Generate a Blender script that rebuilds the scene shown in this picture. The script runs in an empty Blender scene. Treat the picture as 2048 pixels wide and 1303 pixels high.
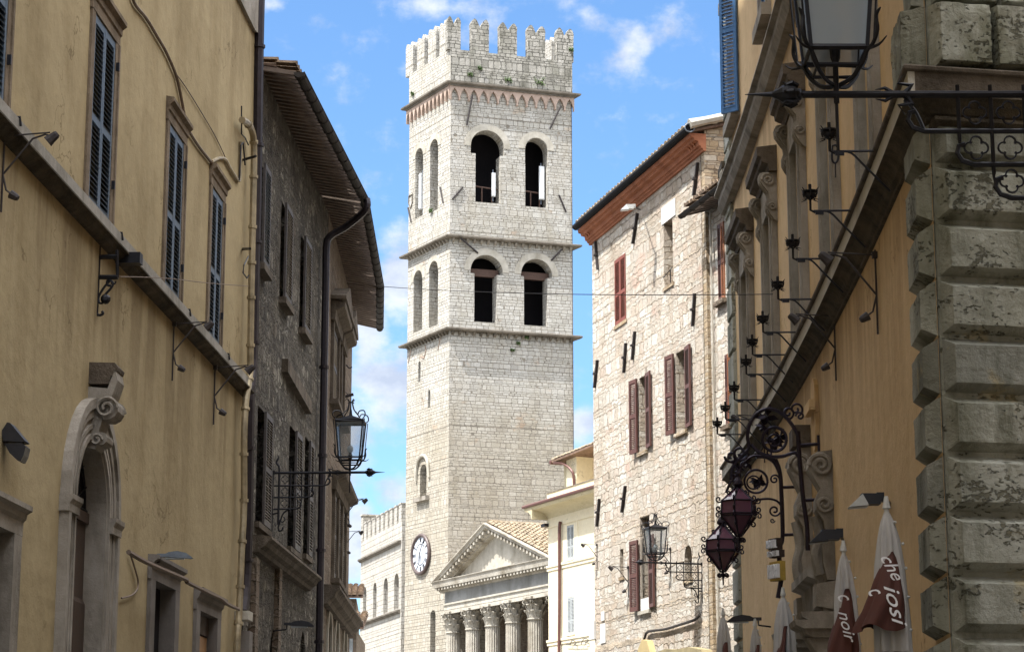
import bpy, bmesh, math, random
from math import sin, cos, pi, radians, sqrt, atan2, floor
from mathutils import Vector, Matrix
from mathutils.geometry import delaunay_2d_cdt
random.seed(7)
SC = bpy.context.scene
COL = SC.collection
# ------------------------------------------------------------------ camera
FPX, HOR = 4500.0, 974.0
PITCH = math.atan(HOR / FPX)
cam = bpy.data.cameras.new("camera"); camo = bpy.data.objects.new("camera", cam); COL.objects.link(camo)
camo.location = (0, 0, 1.6); camo.rotation_euler = (pi/2 + PITCH, 0, 0)
cam.sensor_width = 36; cam.lens = FPX/2048*36; cam.clip_start = .2; cam.clip_end = 5000
SC.camera = camo
# ------------------------------------------------------------------ light
SUN_EL, SUN_AZ = radians(61.0), math.atan2(-.99, -.66)       # azimuth from +Y towards +X
SKY_STRENGTH, SUN_STRENGTH, EXPOSURE = .15, 3.5, 1.32
SC.view_settings.view_transform = 'Standard'; SC.view_settings.look = 'None'
SC.view_settings.exposure = EXPOSURE; SC.view_settings.gamma = 1
sd = Vector((sin(SUN_AZ)*cos(SUN_EL), cos(SUN_AZ)*cos(SUN_EL), sin(SUN_EL)))
sl = bpy.data.lights.new("sun", 'SUN'); sl.energy = SUN_STRENGTH; sl.angle = radians(.5); sl.color = (1, .965, .905)
so = bpy.data.objects.new("sun", sl); COL.objects.link(so)
so.rotation_euler = sd.to_track_quat('Z', 'Y').to_euler(); so.location = (-20, -20, 60)
try:
    SC.cycles.max_bounces = 6; SC.cycles.diffuse_bounces = 4; SC.cycles.glossy_bounces = 2; SC.cycles.transmission_bounces = 3
    SC.cycles.transparent_max_bounces = 6; SC.cycles.caustics_reflective = False; SC.cycles.caustics_refractive = False
except Exception: pass

class NT:
    """small helper for node trees"""
    def __init__(s, nt): s.nt = nt; s.N = nt.nodes; s.L = nt.links
    def n(s, t, **k):
        x = s.N.new(t)
        for a, b in k.items(): setattr(x, a, b)
        return x
    def put(s, sock, v):
        if hasattr(v, 'is_output'): s.L.new(v, sock)
        elif v is not None:
            if isinstance(v, (tuple, list)) and sock.type == 'RGBA' and len(v) == 3: v = (*v, 1)
            sock.default_value = v
    def m(s, op, a, b=None, c=None, clamp=False):
        x = s.n('ShaderNodeMath', operation=op); x.use_clamp = clamp
        s.put(x.inputs[0], a)
        if b is not None: s.put(x.inputs[1], b)
        if c is not None: s.put(x.inputs[2], c)
        return x.outputs[0]
    def mix(s, f, a, b, mode='MIX'):
        x = s.n('ShaderNodeMix', data_type='RGBA', blend_type=mode)
        s.put(x.inputs['Factor'], f); s.put(x.inputs[6], a); s.put(x.inputs[7], b)
        return x.outputs[2]
    def rng(s, v, a, b, c=0., d=1., smooth=False):
        x = s.n('ShaderNodeMapRange'); x.clamp = True
        if smooth: x.interpolation_type = 'SMOOTHSTEP'
        s.put(x.inputs[0], v)
        for i, q in enumerate((a, b, c, d)): s.put(x.inputs[i+1], q)
        return x.outputs[0]
    def vec(s, x, y, z=0.):
        c = s.n('ShaderNodeCombineXYZ'); s.put(c.inputs[0], x); s.put(c.inputs[1], y); s.put(c.inputs[2], z)
        return c.outputs[0]
    def scale(s, v, sx, sy, sz=1.):
        x = s.n('ShaderNodeVectorMath', operation='MULTIPLY'); s.put(x.inputs[0], v); x.inputs[1].default_value = (sx, sy, sz)
        return x.outputs[0]
    def noise(s, v, sc, det=3., rough=.55, dim='3D', w=None):
        x = s.n('ShaderNodeTexNoise', noise_dimensions=dim)
        if dim == '1D': s.put(x.inputs['W'], w)
        else: s.put(x.inputs['Vector'], v)
        x.inputs['Scale'].default_value = sc; x.inputs['Detail'].default_value = det; x.inputs['Roughness'].default_value = rough
        return x.outputs[0]
    def ramp(s, f, stops):
        x = s.n('ShaderNodeValToRGB'); e = x.color_ramp.elements
        while len(e) < len(stops): e.new(.5)
        for i, (p, c) in enumerate(stops): e[i].position = p; e[i].color = (*c, 1)
        s.put(x.inputs[0], f); return x.outputs[0]

# ------------------------------------------------------------------ sky with clouds (laid out by direction on the sky dome)
w = bpy.data.worlds.new("World"); SC.world = w; w.use_nodes = True
nt = NT(w.node_tree); nt.N.clear()
sky = nt.n('ShaderNodeTexSky', sky_type='NISHITA'); sky.sun_disc = False; sky.sun_elevation = SUN_EL
sky.sun_rotation = SUN_AZ % (2*pi); sky.altitude = 400; sky.air_density = 1.0; sky.dust_density = .6; sky.ozone_density = 2.0
tc = nt.n('ShaderNodeTexCoord'); sp = nt.n('ShaderNodeSeparateXYZ'); nt.L.new(tc.outputs['Generated'], sp.inputs[0])
az = nt.m('ARCTAN2', sp.outputs[0], sp.outputs[1]); el = nt.m('ARCSINE', sp.outputs[2])
def blob(a, e, ra, re, amp=1.):
    da = nt.m('DIVIDE', nt.m('SUBTRACT', az, radians(a)), radians(ra)); de = nt.m('DIVIDE', nt.m('SUBTRACT', el, radians(e)), radians(re))
    d = nt.m('SQRT', nt.m('ADD', nt.m('MULTIPLY', da, da), nt.m('MULTIPLY', de, de)))
    return nt.m('MULTIPLY', nt.m('SUBTRACT', 1.15, d), amp)
def azel(px, py):
    x, y = px-1024, 651.5-py
    v = Vector((x, FPX*cos(PITCH)-y*sin(PITCH), FPX*sin(PITCH)+y*cos(PITCH))).normalized()
    return math.degrees(math.atan2(v.x, v.y)), math.degrees(math.asin(v.z))
d2 = 1/79.5
CL = [(795, 560, 60, 120, 1.), (740, 660, 60, 120, .9), (780, 770, 110, 120, .8), (700, 880, 60, 150, .7), (790, 990, 55, 40, .9), (715, 1080, 60, 110, 1.),
      (1168, 850, 45, 55, .95), (880, 15, 130, 40, .42), (960, 60, 60, 50, .3), (1260, 95, 60, 60, .55), (1170, 30, 60, 50, .4), (540, 10, 40, 25, .3), (1340, 60, 90, 60, .22)]
msk = None
for (px_, py_, rx_, ry_, am) in CL:
    a_, e_ = azel(px_, py_); b_ = blob(a_, e_, rx_*d2, ry_*d2, am)
    msk = b_ if msk is None else nt.m('MAXIMUM', msk, b_)
sv = nt.vec(nt.m('MULTIPLY', az, 57.3), nt.m('MULTIPLY', el, 75.), 0.)
n1 = nt.noise(sv, .8, 8, .6); n2 = nt.noise(sv, .22, 4, .5)
far = nt.rng(nt.m('ABSOLUTE', az), .28, .45)                       # unseen cloud added outside the frame to fill the shaded street
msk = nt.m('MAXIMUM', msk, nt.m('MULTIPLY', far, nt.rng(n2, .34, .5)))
dens = nt.rng(nt.m('ADD', msk, nt.m('MULTIPLY', nt.m('SUBTRACT', n1, .5), 1.7)), .02, .80, 0, 1, True)
shade = nt.noise(sv, .5, 5, .6)
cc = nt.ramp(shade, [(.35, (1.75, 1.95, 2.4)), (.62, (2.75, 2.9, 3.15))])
cc = nt.mix(nt.rng(sp.outputs[2], .45, .75), cc, (15., 15., 15.2))      # overhead clouds out of view, boosted to brighten the shaded street
skc = nt.mix(1., sky.outputs[0], (.43, .56, .66), 'MULTIPLY')
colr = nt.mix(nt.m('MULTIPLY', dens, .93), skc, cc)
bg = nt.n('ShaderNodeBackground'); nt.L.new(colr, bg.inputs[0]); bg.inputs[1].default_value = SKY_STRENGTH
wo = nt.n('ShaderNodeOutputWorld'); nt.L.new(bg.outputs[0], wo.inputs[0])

# ------------------------------------------------------------------ materials
MATS = {}
def new_mat(name):
    m = bpy.data.materials.new(name); m.use_nodes = True; t = NT(m.node_tree); t.N.clear()
    o = t.n('ShaderNodeOutputMaterial'); p = t.n('ShaderNodeBsdfPrincipled'); t.L.new(p.outputs[0], o.inputs[0])
    MATS[name] = m; return m, t, p
def bump(t, p, h, dist, strength=1.):
    b = t.n('ShaderNodeBump'); b.inputs['Strength'].default_value = strength; b.inputs['Distance'].default_value = dist
    t.put(b.inputs['Height'], h); t.L.new(b.outputs[0], p.inputs['Normal'])
def uvn(t): return t.n('ShaderNodeUVMap').outputs[0]

def masonry(name, wd, ht, cols, mortar, joint=.02, warp=.02, bmp=.03, stain=(.3, .5, .4), stain_amt=.35, rough=.9, rowvar=1.1, widvar=1.2, patch=None, big=None, v0=None):
    m, t, p = new_mat(name); uv = uvn(t)
    s = t.n('ShaderNodeSeparateXYZ'); t.L.new(uv, s.inputs[0]); u, v = s.outputs[0], s.outputs[1]
    nz = t.n('ShaderNodeTexNoise'); t.L.new(uv, nz.inputs['Vector']); nz.inputs['Scale'].default_value = 1.6/wd; nz.inputs['Detail'].default_value = 2
    c = t.n('ShaderNodeSeparateColor'); t.L.new(nz.outputs['Color'], c.inputs[0])
    u = t.m('ADD', u, t.m('MULTIPLY', t.m('SUBTRACT', c.outputs[0], .5), warp*2)); v = t.m('ADD', v, t.m('MULTIPLY', t.m('SUBTRACT', c.outputs[1], .5), warp*2))
    v2 = t.m('ADD', v, t.m('MULTIPLY', t.m('SUBTRACT', t.noise(None, .8/ht*.45, 1., .5, '1D', v), .5), ht*rowvar*2))
    rowf = t.m('DIVIDE', v2, ht); row = t.m('FLOOR', rowf)
    wn = t.n('ShaderNodeTexWhiteNoise', noise_dimensions='1D'); t.L.new(row, wn.inputs['W'])
    u2 = t.m('ADD', t.m('DIVIDE', u, wd), t.m('MULTIPLY', wn.outputs[0], 7.3))
    nn = t.noise(t.vec(u2, t.m('MULTIPLY', row, 9.7)), .8, 1., .5, '2D')
    u3 = t.m('ADD', u2, t.m('MULTIPLY', t.m('SUBTRACT', nn, .5), widvar)); colm = t.m('FLOOR', u3)
    w2 = t.n('ShaderNodeTexWhiteNoise', noise_dimensions='2D'); t.L.new(t.vec(colm, row), w2.inputs['Vector'])
    cu = t.m('FRACT', u3); cv = t.m('FRACT', rowf)
    du = t.m('MULTIPLY', t.m('MINIMUM', cu, t.m('SUBTRACT', 1., cu)), wd); dv = t.m('MULTIPLY', t.m('MINIMUM', cv, t.m('SUBTRACT', 1., cv)), ht)
    k = joint*1.6
    # rounded corners: smooth minimum of both distances
    d = t.n('ShaderNodeMath', operation='SMOOTH_MIN'); t.L.new(du, d.inputs[0]); t.L.new(dv, d.inputs[1]); d.inputs[2].default_value = k*2
    jn = t.noise(uv, 3.5/ht, 3., .6)
    dd = t.m('ADD', d.outputs[0], t.m('MULTIPLY', t.m('SUBTRACT', jn, .5), joint*2.2))
    st = t.rng(dd, joint*.1, joint*.95, 0, 1, True)
    base = t.ramp(w2.outputs[0], [(i/(len(cols)-1), q) for i, q in enumerate(cols)])
    fine = t.noise(uv, 14., 5., .65)
    base = t.mix(.55, base, t.ramp(fine, [(.3, (.62, .6, .57)), (.7, (1.25, 1.25, 1.25))]), 'MULTIPLY')
    if patch:
        base = t.mix(t.rng(t.noise(t.scale(uv, 1, 1.3), patch[0], 3., .6), patch[1], patch[1]+.06), base, t.mix(w2.outputs[0], patch[2], patch[3]))
    if big:      # a stretch of wall built of a different, browner stone between two heights
        zz = t.rng(t.m('ADD', s.outputs[1], t.m('MULTIPLY', t.m('SUBTRACT', t.noise(uv, .35, 4., .6), .5), 9.)), big[0], big[0]+1.2); z2 = t.rng(s.outputs[1], big[1], big[1]+4., 1., .25)
        base = t.mix(t.m('MULTIPLY', t.m('MULTIPLY', zz, z2), big[2]), base, t.mix(1., base, big[3], 'MULTIPLY'))
    hole = t.n('ShaderNodeTexVoronoi'); t.L.new(uv, hole.inputs['Vector']); hole.inputs['Scale'].default_value = .42
    st = t.m('MULTIPLY', st, t.rng(hole.outputs['Distance'], .045, .06))      # putlog holes
    sn = t.noise(t.scale(uv, 1.5, .45), .5, 5., .62)
    base = t.mix(t.m('MULTIPLY', t.rng(sn, .45, .7), stain_amt), base, t.mix(1., base, stain, 'MULTIPLY'))
    mo = t.mix(t.rng(t.noise(uv, .9, 4., .6), .4, .6), mortar, tuple(min(1, q*1.7) for q in mortar))
    t.put(p.inputs['Base Color'], t.mix(st, mo, base)); p.inputs['Roughness'].default_value = rough
    p.inputs['Specular IOR Level'].default_value = .2
    hgt = t.m('ADD', t.m('MULTIPLY', st, t.m('ADD', .75, t.m('MULTIPLY', w2.outputs[0], .5))), t.m('MULTIPLY', t.noise(uv, 7./ht*.25, 5., .7), .8))
    bump(t, p, hgt, bmp); return m

def plaster(name, col, dark, light, sc=1., bmp=.006, streak=.6, rough=.93, grime=(.55, .5, .45), gam=.5, drips=()):
    m, t, p = new_mat(name); uv = uvn(t)
    a = t.noise(uv, .35*sc, 6., .6); b = t.noise(t.scale(uv, .9, .28), .9*sc, 4., .6); c = t.noise(uv, 6*sc, 6., .7)
    base = t.mix(t.rng(a, .35, .65), dark, light); base = t.mix(.5, base, col)
    base = t.mix(t.m('MULTIPLY', t.rng(b, .48, .72), streak), base, t.mix(1., base, grime, 'MULTIPLY'))
    base = t.mix(.5, base, t.ramp(c, [(.3, (.84, .83, .82)), (.7, (1.12, 1.12, 1.12))]), 'MULTIPLY')
    g = t.noise(t.scale(uv, 1, 1), 1.7*sc, 7., .7)
    base = t.mix(t.m('MULTIPLY', t.rng(g, .56, .72), gam), base, t.mix(1., base, grime, 'MULTIPLY'))
    sv_ = t.n('ShaderNodeSeparateXYZ'); t.L.new(uv, sv_.inputs[0])
    for zt_, ln_, am_ in drips:      # rain streaks running down from ledges
        dn_ = t.noise(t.vec(t.m('MULTIPLY', sv_.outputs[0], 1.5), t.m('MULTIPLY', sv_.outputs[1], .16)), 1., 4., .6)
        fall = t.rng(sv_.outputs[1], zt_-ln_, zt_, 0., 1.); cut = t.rng(sv_.outputs[1], zt_, zt_+.05, 1., 0.)
        mk = t.m('MULTIPLY', t.m('MULTIPLY', t.rng(t.m('ADD', dn_, t.m('MULTIPLY', fall, .12)), .54, .64), cut), t.m('MULTIPLY', fall, am_))
        base = t.mix(mk, base, t.mix(1., base, (.42, .36, .30), 'MULTIPLY'))
    vo = t.n('ShaderNodeTexVoronoi', feature='DISTANCE_TO_EDGE'); nv = t.n('ShaderNodeTexNoise'); t.L.new(uv, nv.inputs['Vector']); nv.inputs['Scale'].default_value = 2.5; nv.inputs['Detail'].default_value = 4
    wv = t.n('ShaderNodeVectorMath', operation='ADD'); t.L.new(uv, wv.inputs[0]); t.L.new(nv.outputs['Color'], wv.inputs[1]); t.L.new(wv.outputs[0], vo.inputs['Vector']); vo.inputs['Scale'].default_value = .55
    ck = t.m('MULTIPLY', t.rng(vo.outputs['Distance'], .004, .010, 1., 0.), t.rng(t.noise(uv, .5, 3., .6), .52, .60, 0., .6)); base = t.mix(ck, base, t.mix(1., base, (.4, .36, .3), 'MULTIPLY'))
    t.put(p.inputs['Base Color'], base); p.inputs['Roughness'].default_value = rough; p.inputs['Specular IOR Level'].default_value = .15
    lk = t.rng(t.noise(t.scale(uv, 1, 1.4), .55*sc, 8., .75), .60, .66); base2 = t.mix(t.m('MULTIPLY', lk, .35*gam*2), base, t.mix(1., base, (1.22, 1.2, 1.15), 'MULTIPLY')); t.put(p.inputs['Base Color'], base2)
    bump(t, p, t.m('ADD', t.m('MULTIPLY', t.noise(uv, .9, 4., .6), 3.), t.m('ADD', t.noise(uv, 3., 6., .65), t.m('MULTIPLY', t.noise(uv, 40., 3., .6), .25))), bmp*2); return m

def stone(name, a, b, sc=3., bmp=.02, pits=0., rough=.9, dirt=(.4, .38, .33), dirt_amt=.5):
    m, t, p = new_mat(name); g = t.n('ShaderNodeNewGeometry').outputs['Position']
    n_ = t.noise(g, sc, 7., .65); base = t.mix(t.rng(n_, .35, .65), a, b)
    dn = t.noise(t.scale(g, 1, 1, .35), sc*.7, 6., .65)
    base = t.mix(t.m('MULTIPLY', t.rng(dn, .48, .68), dirt_amt), base, t.mix(1., base, dirt, 'MULTIPLY'))
    h = t.noise(g, sc*5, 6., .7)
    if pits:      # every block has its own tone and its own share of pits
        rnd = t.n('ShaderNodeObjectInfo').outputs['Random']; base = t.mix(1., base, t.ramp(rnd, [(0., (.68, .68, .66)), (.35, (1., 1., .98)), (.7, (.84, .83, .76)), (1., (1.22, 1.22, 1.2))]), 'MULTIPLY')
        stn = t.noise(t.scale(g, 3.5, 3.5, .9), .9, 6., .7); base = t.mix(t.rng(stn, .5, .66, 0, .75), base, t.mix(1., base, (.34, .34, .28), 'MULTIPLY'))
        pn = t.noise(t.scale(g, 1, 1, 1.6), 17., 4., .6); big = t.noise(g, 2.6, 2., .5)
        pm = t.rng(t.m('ADD', pn, t.m('ADD', t.m('MULTIPLY', t.m('SUBTRACT', big, .5), .75), t.m('MULTIPLY', t.m('SUBTRACT', rnd, .6), .16))), .64, .69, 0, pits)
        base = t.mix(pm, base, t.mix(1., base, (.45, .43, .38), 'MULTIPLY')); h = t.m('SUBTRACT', h, t.m('MULTIPLY', pm, 1.6))
        ye = t.rng(t.noise(g, 1.3, 5., .7), .60, .68, 0, .6); base = t.mix(ye, base, (.36, .29, .15))
    t.put(p.inputs['Base Color'], base); p.inputs['Roughness'].default_value = rough; p.inputs['Specular IOR Level'].default_value = .2
    bump(t, p, h, bmp); return m

def plain(name, col, rough=.6, metal=0., var=.25, sc=12., bmp=.002, spec=.4):
    m, t, p = new_mat(name); g = t.n('ShaderNodeNewGeometry').outputs['Position']
    n_ = t.noise(g, sc, 5., .65)
    t.put(p.inputs['Base Color'], t.mix(t.rng(n_, .3, .7), tuple(q*(1-var) for q in col), tuple(min(1, q*(1+var)) for q in col)))
    t.put(p.inputs['Roughness'], t.rng(n_, .3, .7, rough*.85, min(1, rough*1.15))); p.inputs['Metallic'].default_value = metal
    p.inputs['Specular IOR Level'].default_value = spec
    if bmp: bump(t, p, n_, bmp)
    return m

W_TOWER = [(.38, .37, .345), (.50, .49, .46), (.43, .42, .385), (.53, .525, .50), (.46, .445, .41)]
masonry('tower_stone', .39, .20, W_TOWER, (.19, .17, .14), .021, .025, .035, (.76, .71, .62), .6, patch=(.56, .64, (.42, .35, .29), (.49, .44, .38)), big=(9., 24., .75, (.84, .77, .66)))
masonry('parapet_stone', .40, .24, [(.33, .32, .28), (.44, .42, .38), (.27, .26, .23), (.47, .45, .41)], (.11, .105, .09), .03, .05, .05, (.38, .38, .33), .95)
masonry('palace_stone', .46, .25, [(.42, .40, .36), (.50, .48, .44), (.45, .425, .38)], (.17, .155, .13), .024, .02, .025, (.75, .7, .62), .4)
masonry('rubble', .33, .165, [(.46, .40, .33), (.60, .565, .50), (.50, .42, .35), (.64, .615, .56), (.50, .46, .40), (.55, .47, .39)], (.36, .30, .23), .017, .085, .075, (.68, .60, .50), .55, rowvar=1.4, widvar=1.6, patch=(.5, .60, (.48, .34, .27), (.55, .44, .37)))
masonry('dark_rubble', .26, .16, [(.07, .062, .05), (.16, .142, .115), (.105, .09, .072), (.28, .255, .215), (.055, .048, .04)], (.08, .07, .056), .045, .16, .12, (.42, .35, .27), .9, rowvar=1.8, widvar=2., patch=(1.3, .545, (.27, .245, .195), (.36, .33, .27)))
masonry('brown_rubble', .32, .17, [(.145, .11, .08), (.20, .16, .12), (.165, .12, .088)], (.15, .12, .09), .028, .08, .05, (.45, .4, .35), .8)
masonry('corner_brick', .28, .085, [(.40, .30, .19), (.46, .38, .27), (.36, .27, .18), (.52, .46, .37)], (.22, .17, .12), .012, .02, .03, (.6, .55, .45), .6)
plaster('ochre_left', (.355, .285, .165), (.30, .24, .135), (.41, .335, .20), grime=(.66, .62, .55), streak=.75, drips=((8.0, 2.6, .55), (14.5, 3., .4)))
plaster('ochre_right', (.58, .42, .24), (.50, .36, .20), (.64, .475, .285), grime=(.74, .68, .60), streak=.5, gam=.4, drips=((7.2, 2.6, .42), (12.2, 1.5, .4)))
plaster('cream', (.74, .66, .48), (.68, .60, .43), (.78, .71, .54), streak=.3, gam=.25, grime=(.8, .75, .65))
plaster('peach', (.62, .49, .33), (.56, .43, .28), (.66, .53, .37), streak=.3, gam=.3, grime=(.75, .68, .58))
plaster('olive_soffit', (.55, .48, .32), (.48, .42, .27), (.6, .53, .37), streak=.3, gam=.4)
stone('trim_stone', (.33, .30, .26), (.24, .215, .18), 2.5, .015, dirt_amt=.8)
stone('dark_trim', (.145, .118, .09), (.085, .068, .052), 3., .03, dirt_amt=.8)
stone('mossy_shade_trim', (.115, .092, .062), (.055, .045, .032), 3., .04, dirt_amt=.9)  # dark tone holds moss and the shade of down-facing mouldings
stone('travertine', (.43, .43, .39), (.29, .29, .255), 1.0, .04, pits=1., dirt=(.36, .36, .28), dirt_amt=.95)
stone('pale_trim', (.50, .47, .41), (.40, .37, .31), 2., .02, dirt_amt=.5)
stone('temple_stone', (.47, .44, .38), (.34, .31, .26), 1.1, .03, dirt=(.5, .46, .40), dirt_amt=.85)
stone('temple_grey', (.30, .30, .29), (.22, .22, .21), 1.1, .03, dirt_amt=.6)
stone('band_stone', (.20, .175, .145), (.13, .115, .095), 1.5, .03, dirt_amt=.7)
stone('pink_stone', (.47, .36, .30), (.38, .29, .235), 1.5, .02, dirt_amt=.5)
stone('terracotta_cornice', (.40, .165, .09), (.31, .12, .065), 2., .015, dirt_amt=.5)
stone('grey_render', (.21, .19, .175), (.16, .145, .13), 2., .01, dirt_amt=.4)
stone('tile', (.27, .19, .125), (.18, .135, .10), 3., .02, dirt=(.45, .43, .35), dirt_amt=.9)
stone('temple_tile', (.34, .27, .185), (.22, .18, .135), 1.6, .02, dirt=(.42, .38, .30), dirt_amt=.8)
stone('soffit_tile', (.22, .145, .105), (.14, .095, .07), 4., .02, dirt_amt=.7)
stone('pave', (.22, .21, .185), (.16, .15, .135), .8, .02)
plain('iron', (.018, .018, .022), .5, .55, .35)
plain('rust_iron', (.05, .035, .03), .7, .3, .4)
plain('anchor_iron', (.045, .038, .038), .7, .2, .3)
plain('blue_shutter', (.085, .12, .165), .55, 0, .2)
plain('bright_blue_shutter', (.055, .155, .36), .5, 0, .2)
plain('dark_shutter', (.06, .05, .045), .6, 0, .35)
plain('pale_slat', (.23, .20, .165), .6, 0, .3)
plain('red_shutter', (.20, .055, .035), .6, 0, .25)
plain('brown_shutter', (.105, .045, .036), .6, 0, .25)
plain('orange_shutter', (.30, .12, .055), .6, 0, .25)
plain('grey_shutter', (.38, .40, .40), .6, 0, .15)
plain('wood_dark', (.055, .036, .026), .7, 0, .4)
plain('wood_orange', (.33, .185, .085), .6, 0, .25)
plain('painted_dark', (.02, .018, .02), .9, 0, .2, spec=.1)  # near-black: the darkness of unlit rooms put into the colour
plain('gutter', (.048, .043, .040), .75, 0., .3, spec=.12)
plain('black_gutter', (.012, .012, .014), .8, 0., .3, spec=.08)
plain('brown_pipe', (.13, .06, .05), .5, .2, .2)
plain('dark_pipe', (.028, .022, .026), .45, .4, .3)
plain('copper_pipe', (.30, .245, .155), .5, .3, .35, sc=5)
plain('cable', (.17, .125, .095), .7, 0, .2)
plain('black_plastic', (.018, .018, .022), .45, 0, .2)
plain('white_metal', (.48, .48, .46), .5, 0, .1)
plain('grey_metal', (.17, .20, .24), .4, .3, .2)
plain('panel_white', (.70, .72, .74), .5, 0, .05)
plain('clock_face', (.72, .76, .84), .5, 0, .04)
plain('clock_black', (.03, .03, .035), .5, 0, .2)
plain('clock_rim', (.085, .06, .055), .5, 0, .2)
plain('canvas_white', (.40, .385, .37), .85, 0, .1, sc=3)
plain('canvas_brown', (.08, .028, .021), .85, 0, .2, sc=3)
plain('letter_white', (.75, .75, .77), .6, 0, .05)
plain('sign_yellow', (.42, .29, .06), .5, 0, .2)
plain('lantern_iron', (.022, .016, .026), .4, .6, .3)
plain('marble', (.66, .65, .62), .5, 0, .08)
plain('moss', (.055, .07, .03), .95, 0, .4)
def leafmat():
    m, t, p = new_mat('leaf'); i = t.n('ShaderNodeNewGeometry').outputs['Random Per Island']
    t.put(p.inputs['Base Color'], t.ramp(i, [(0, (.04, .075, .02)), (1, (.11, .17, .05))])); p.inputs['Roughness'].default_value = .7
leafmat()
def glassmat(name, col, alpha, rough=.15):
    m, t, p = new_mat(name); p.inputs['Base Color'].default_value = (*col, 1); p.inputs['Roughness'].default_value = rough
    p.inputs['Alpha'].default_value = alpha; p.inputs['Specular IOR Level'].default_value = .6
glassmat('frosted_glass', (.34, .39, .42), .72, .3)
glassmat('clear_glass', (.25, .29, .31), .30, .08)
glassmat('purple_glass', (.11, .045, .075), .93, .22)
glassmat('window_glass', (.10, .12, .15), 1., .08)

# ------------------------------------------------------------------ geometry helpers
class Fr:
    """vertical facade frame: P0 + d*u + n*h, z up (metres)"""
    def __init__(s, P0, d, side=None, n=None):
        L = math.hypot(*d); s.P = P0; s.d = (d[0]/L, d[1]/L)
        s.n = (side*s.d[1], -side*s.d[0]) if n is None else n
    def p(s, u, z, h=0.): return Vector((s.P[0]+s.d[0]*u+s.n[0]*h, s.P[1]+s.d[1]*u+s.n[1]*h, z))
    def px(s, x, y, h=0.):
        a, b = x-1024, 651.5-y
        r = (a, FPX*cos(PITCH)-b*sin(PITCH), FPX*sin(PITCH)+b*cos(PITCH))
        dx, dy = s.d; qx, qy = s.P[0]+h*s.n[0], s.P[1]+h*s.n[1]
        t = (qx*dy-qy*dx)/(r[0]*dy-r[1]*dx)
        return ((t*r[0]-qx)*dx+(t*r[1]-qy)*dy, 1.6+t*r[2])
    def u_at(s, Y): return (Y-s.P[1])/s.d[1]
    def M(s, u, z, h=0., ang=0.):
        """matrix: local x along wall, y outward, z up; ang turns about z (radians)"""
        p = s.p(u, z, h); m = Matrix(((s.d[0], s.n[0], 0, p.x), (s.d[1], s.n[1], 0, p.y), (0, 0, 1, p.z), (0, 0, 0, 1)))
        return m @ Matrix.Rotation(ang, 4, 'Z')
    def perp(s, u):
        p = s.p(u, 0); return Fr((p.x, p.y), s.n, n=(s.d[0], s.d[1]))
class CurveFr(Fr):
    """gently curving facade: u = distance up the street from the corner"""
    def __init__(s, X0, Y0, s0, k, side):
        s.X0, s.Y0, s.s0, s.k, s.side = X0, Y0, s0, k, side; s.P = (X0, Y0); s.d, s.n = s.dn(9.)
    def dn(s, u):
        q = s.s0+2*s.k*u; L = math.hypot(q, 1); d = (q/L, 1/L); return d, (s.side*d[1], -s.side*d[0])
    def p(s, u, z, h=0.):
        d, n = s.dn(u); return Vector((s.X0+s.s0*u+s.k*u*u+n[0]*h, s.Y0+u+n[1]*h, z))
    def px(s, x, y, h=0.):
        a, b = x-1024, 651.5-y; r = (a, FPX*cos(PITCH)-b*sin(PITCH), FPX*sin(PITCH)+b*cos(PITCH)); k = r[0]/r[1]; lo, hi = -12., 80.
        for _ in range(50):
            m = (lo+hi)/2; q = s.p(m, 0, h)
            if q.y < .5 or q.x/q.y > k: lo = m
            else: hi = m
        q = s.p(lo, 0, h); return (lo, 1.6+r[2]*q.y/r[1])
    def M(s, u, z, h=0., ang=0.):
        d, n = s.dn(u); p = s.p(u, z, h); m = Matrix(((d[0], n[0], 0, p.x), (d[1], n[1], 0, p.y), (0, 0, 1, p.z), (0, 0, 0, 1)))
        return m @ Matrix.Rotation(ang, 4, 'Z')
    def perp(s, u):
        d, n = s.dn(u); p = s.p(u, 0); return Fr((p.x, p.y), n, n=d)
    def u_at(s, Y): return Y-s.Y0
def line(a, b, side, Y0=0): return Fr((a+b*Y0, Y0), (b, 1), side)

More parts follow.
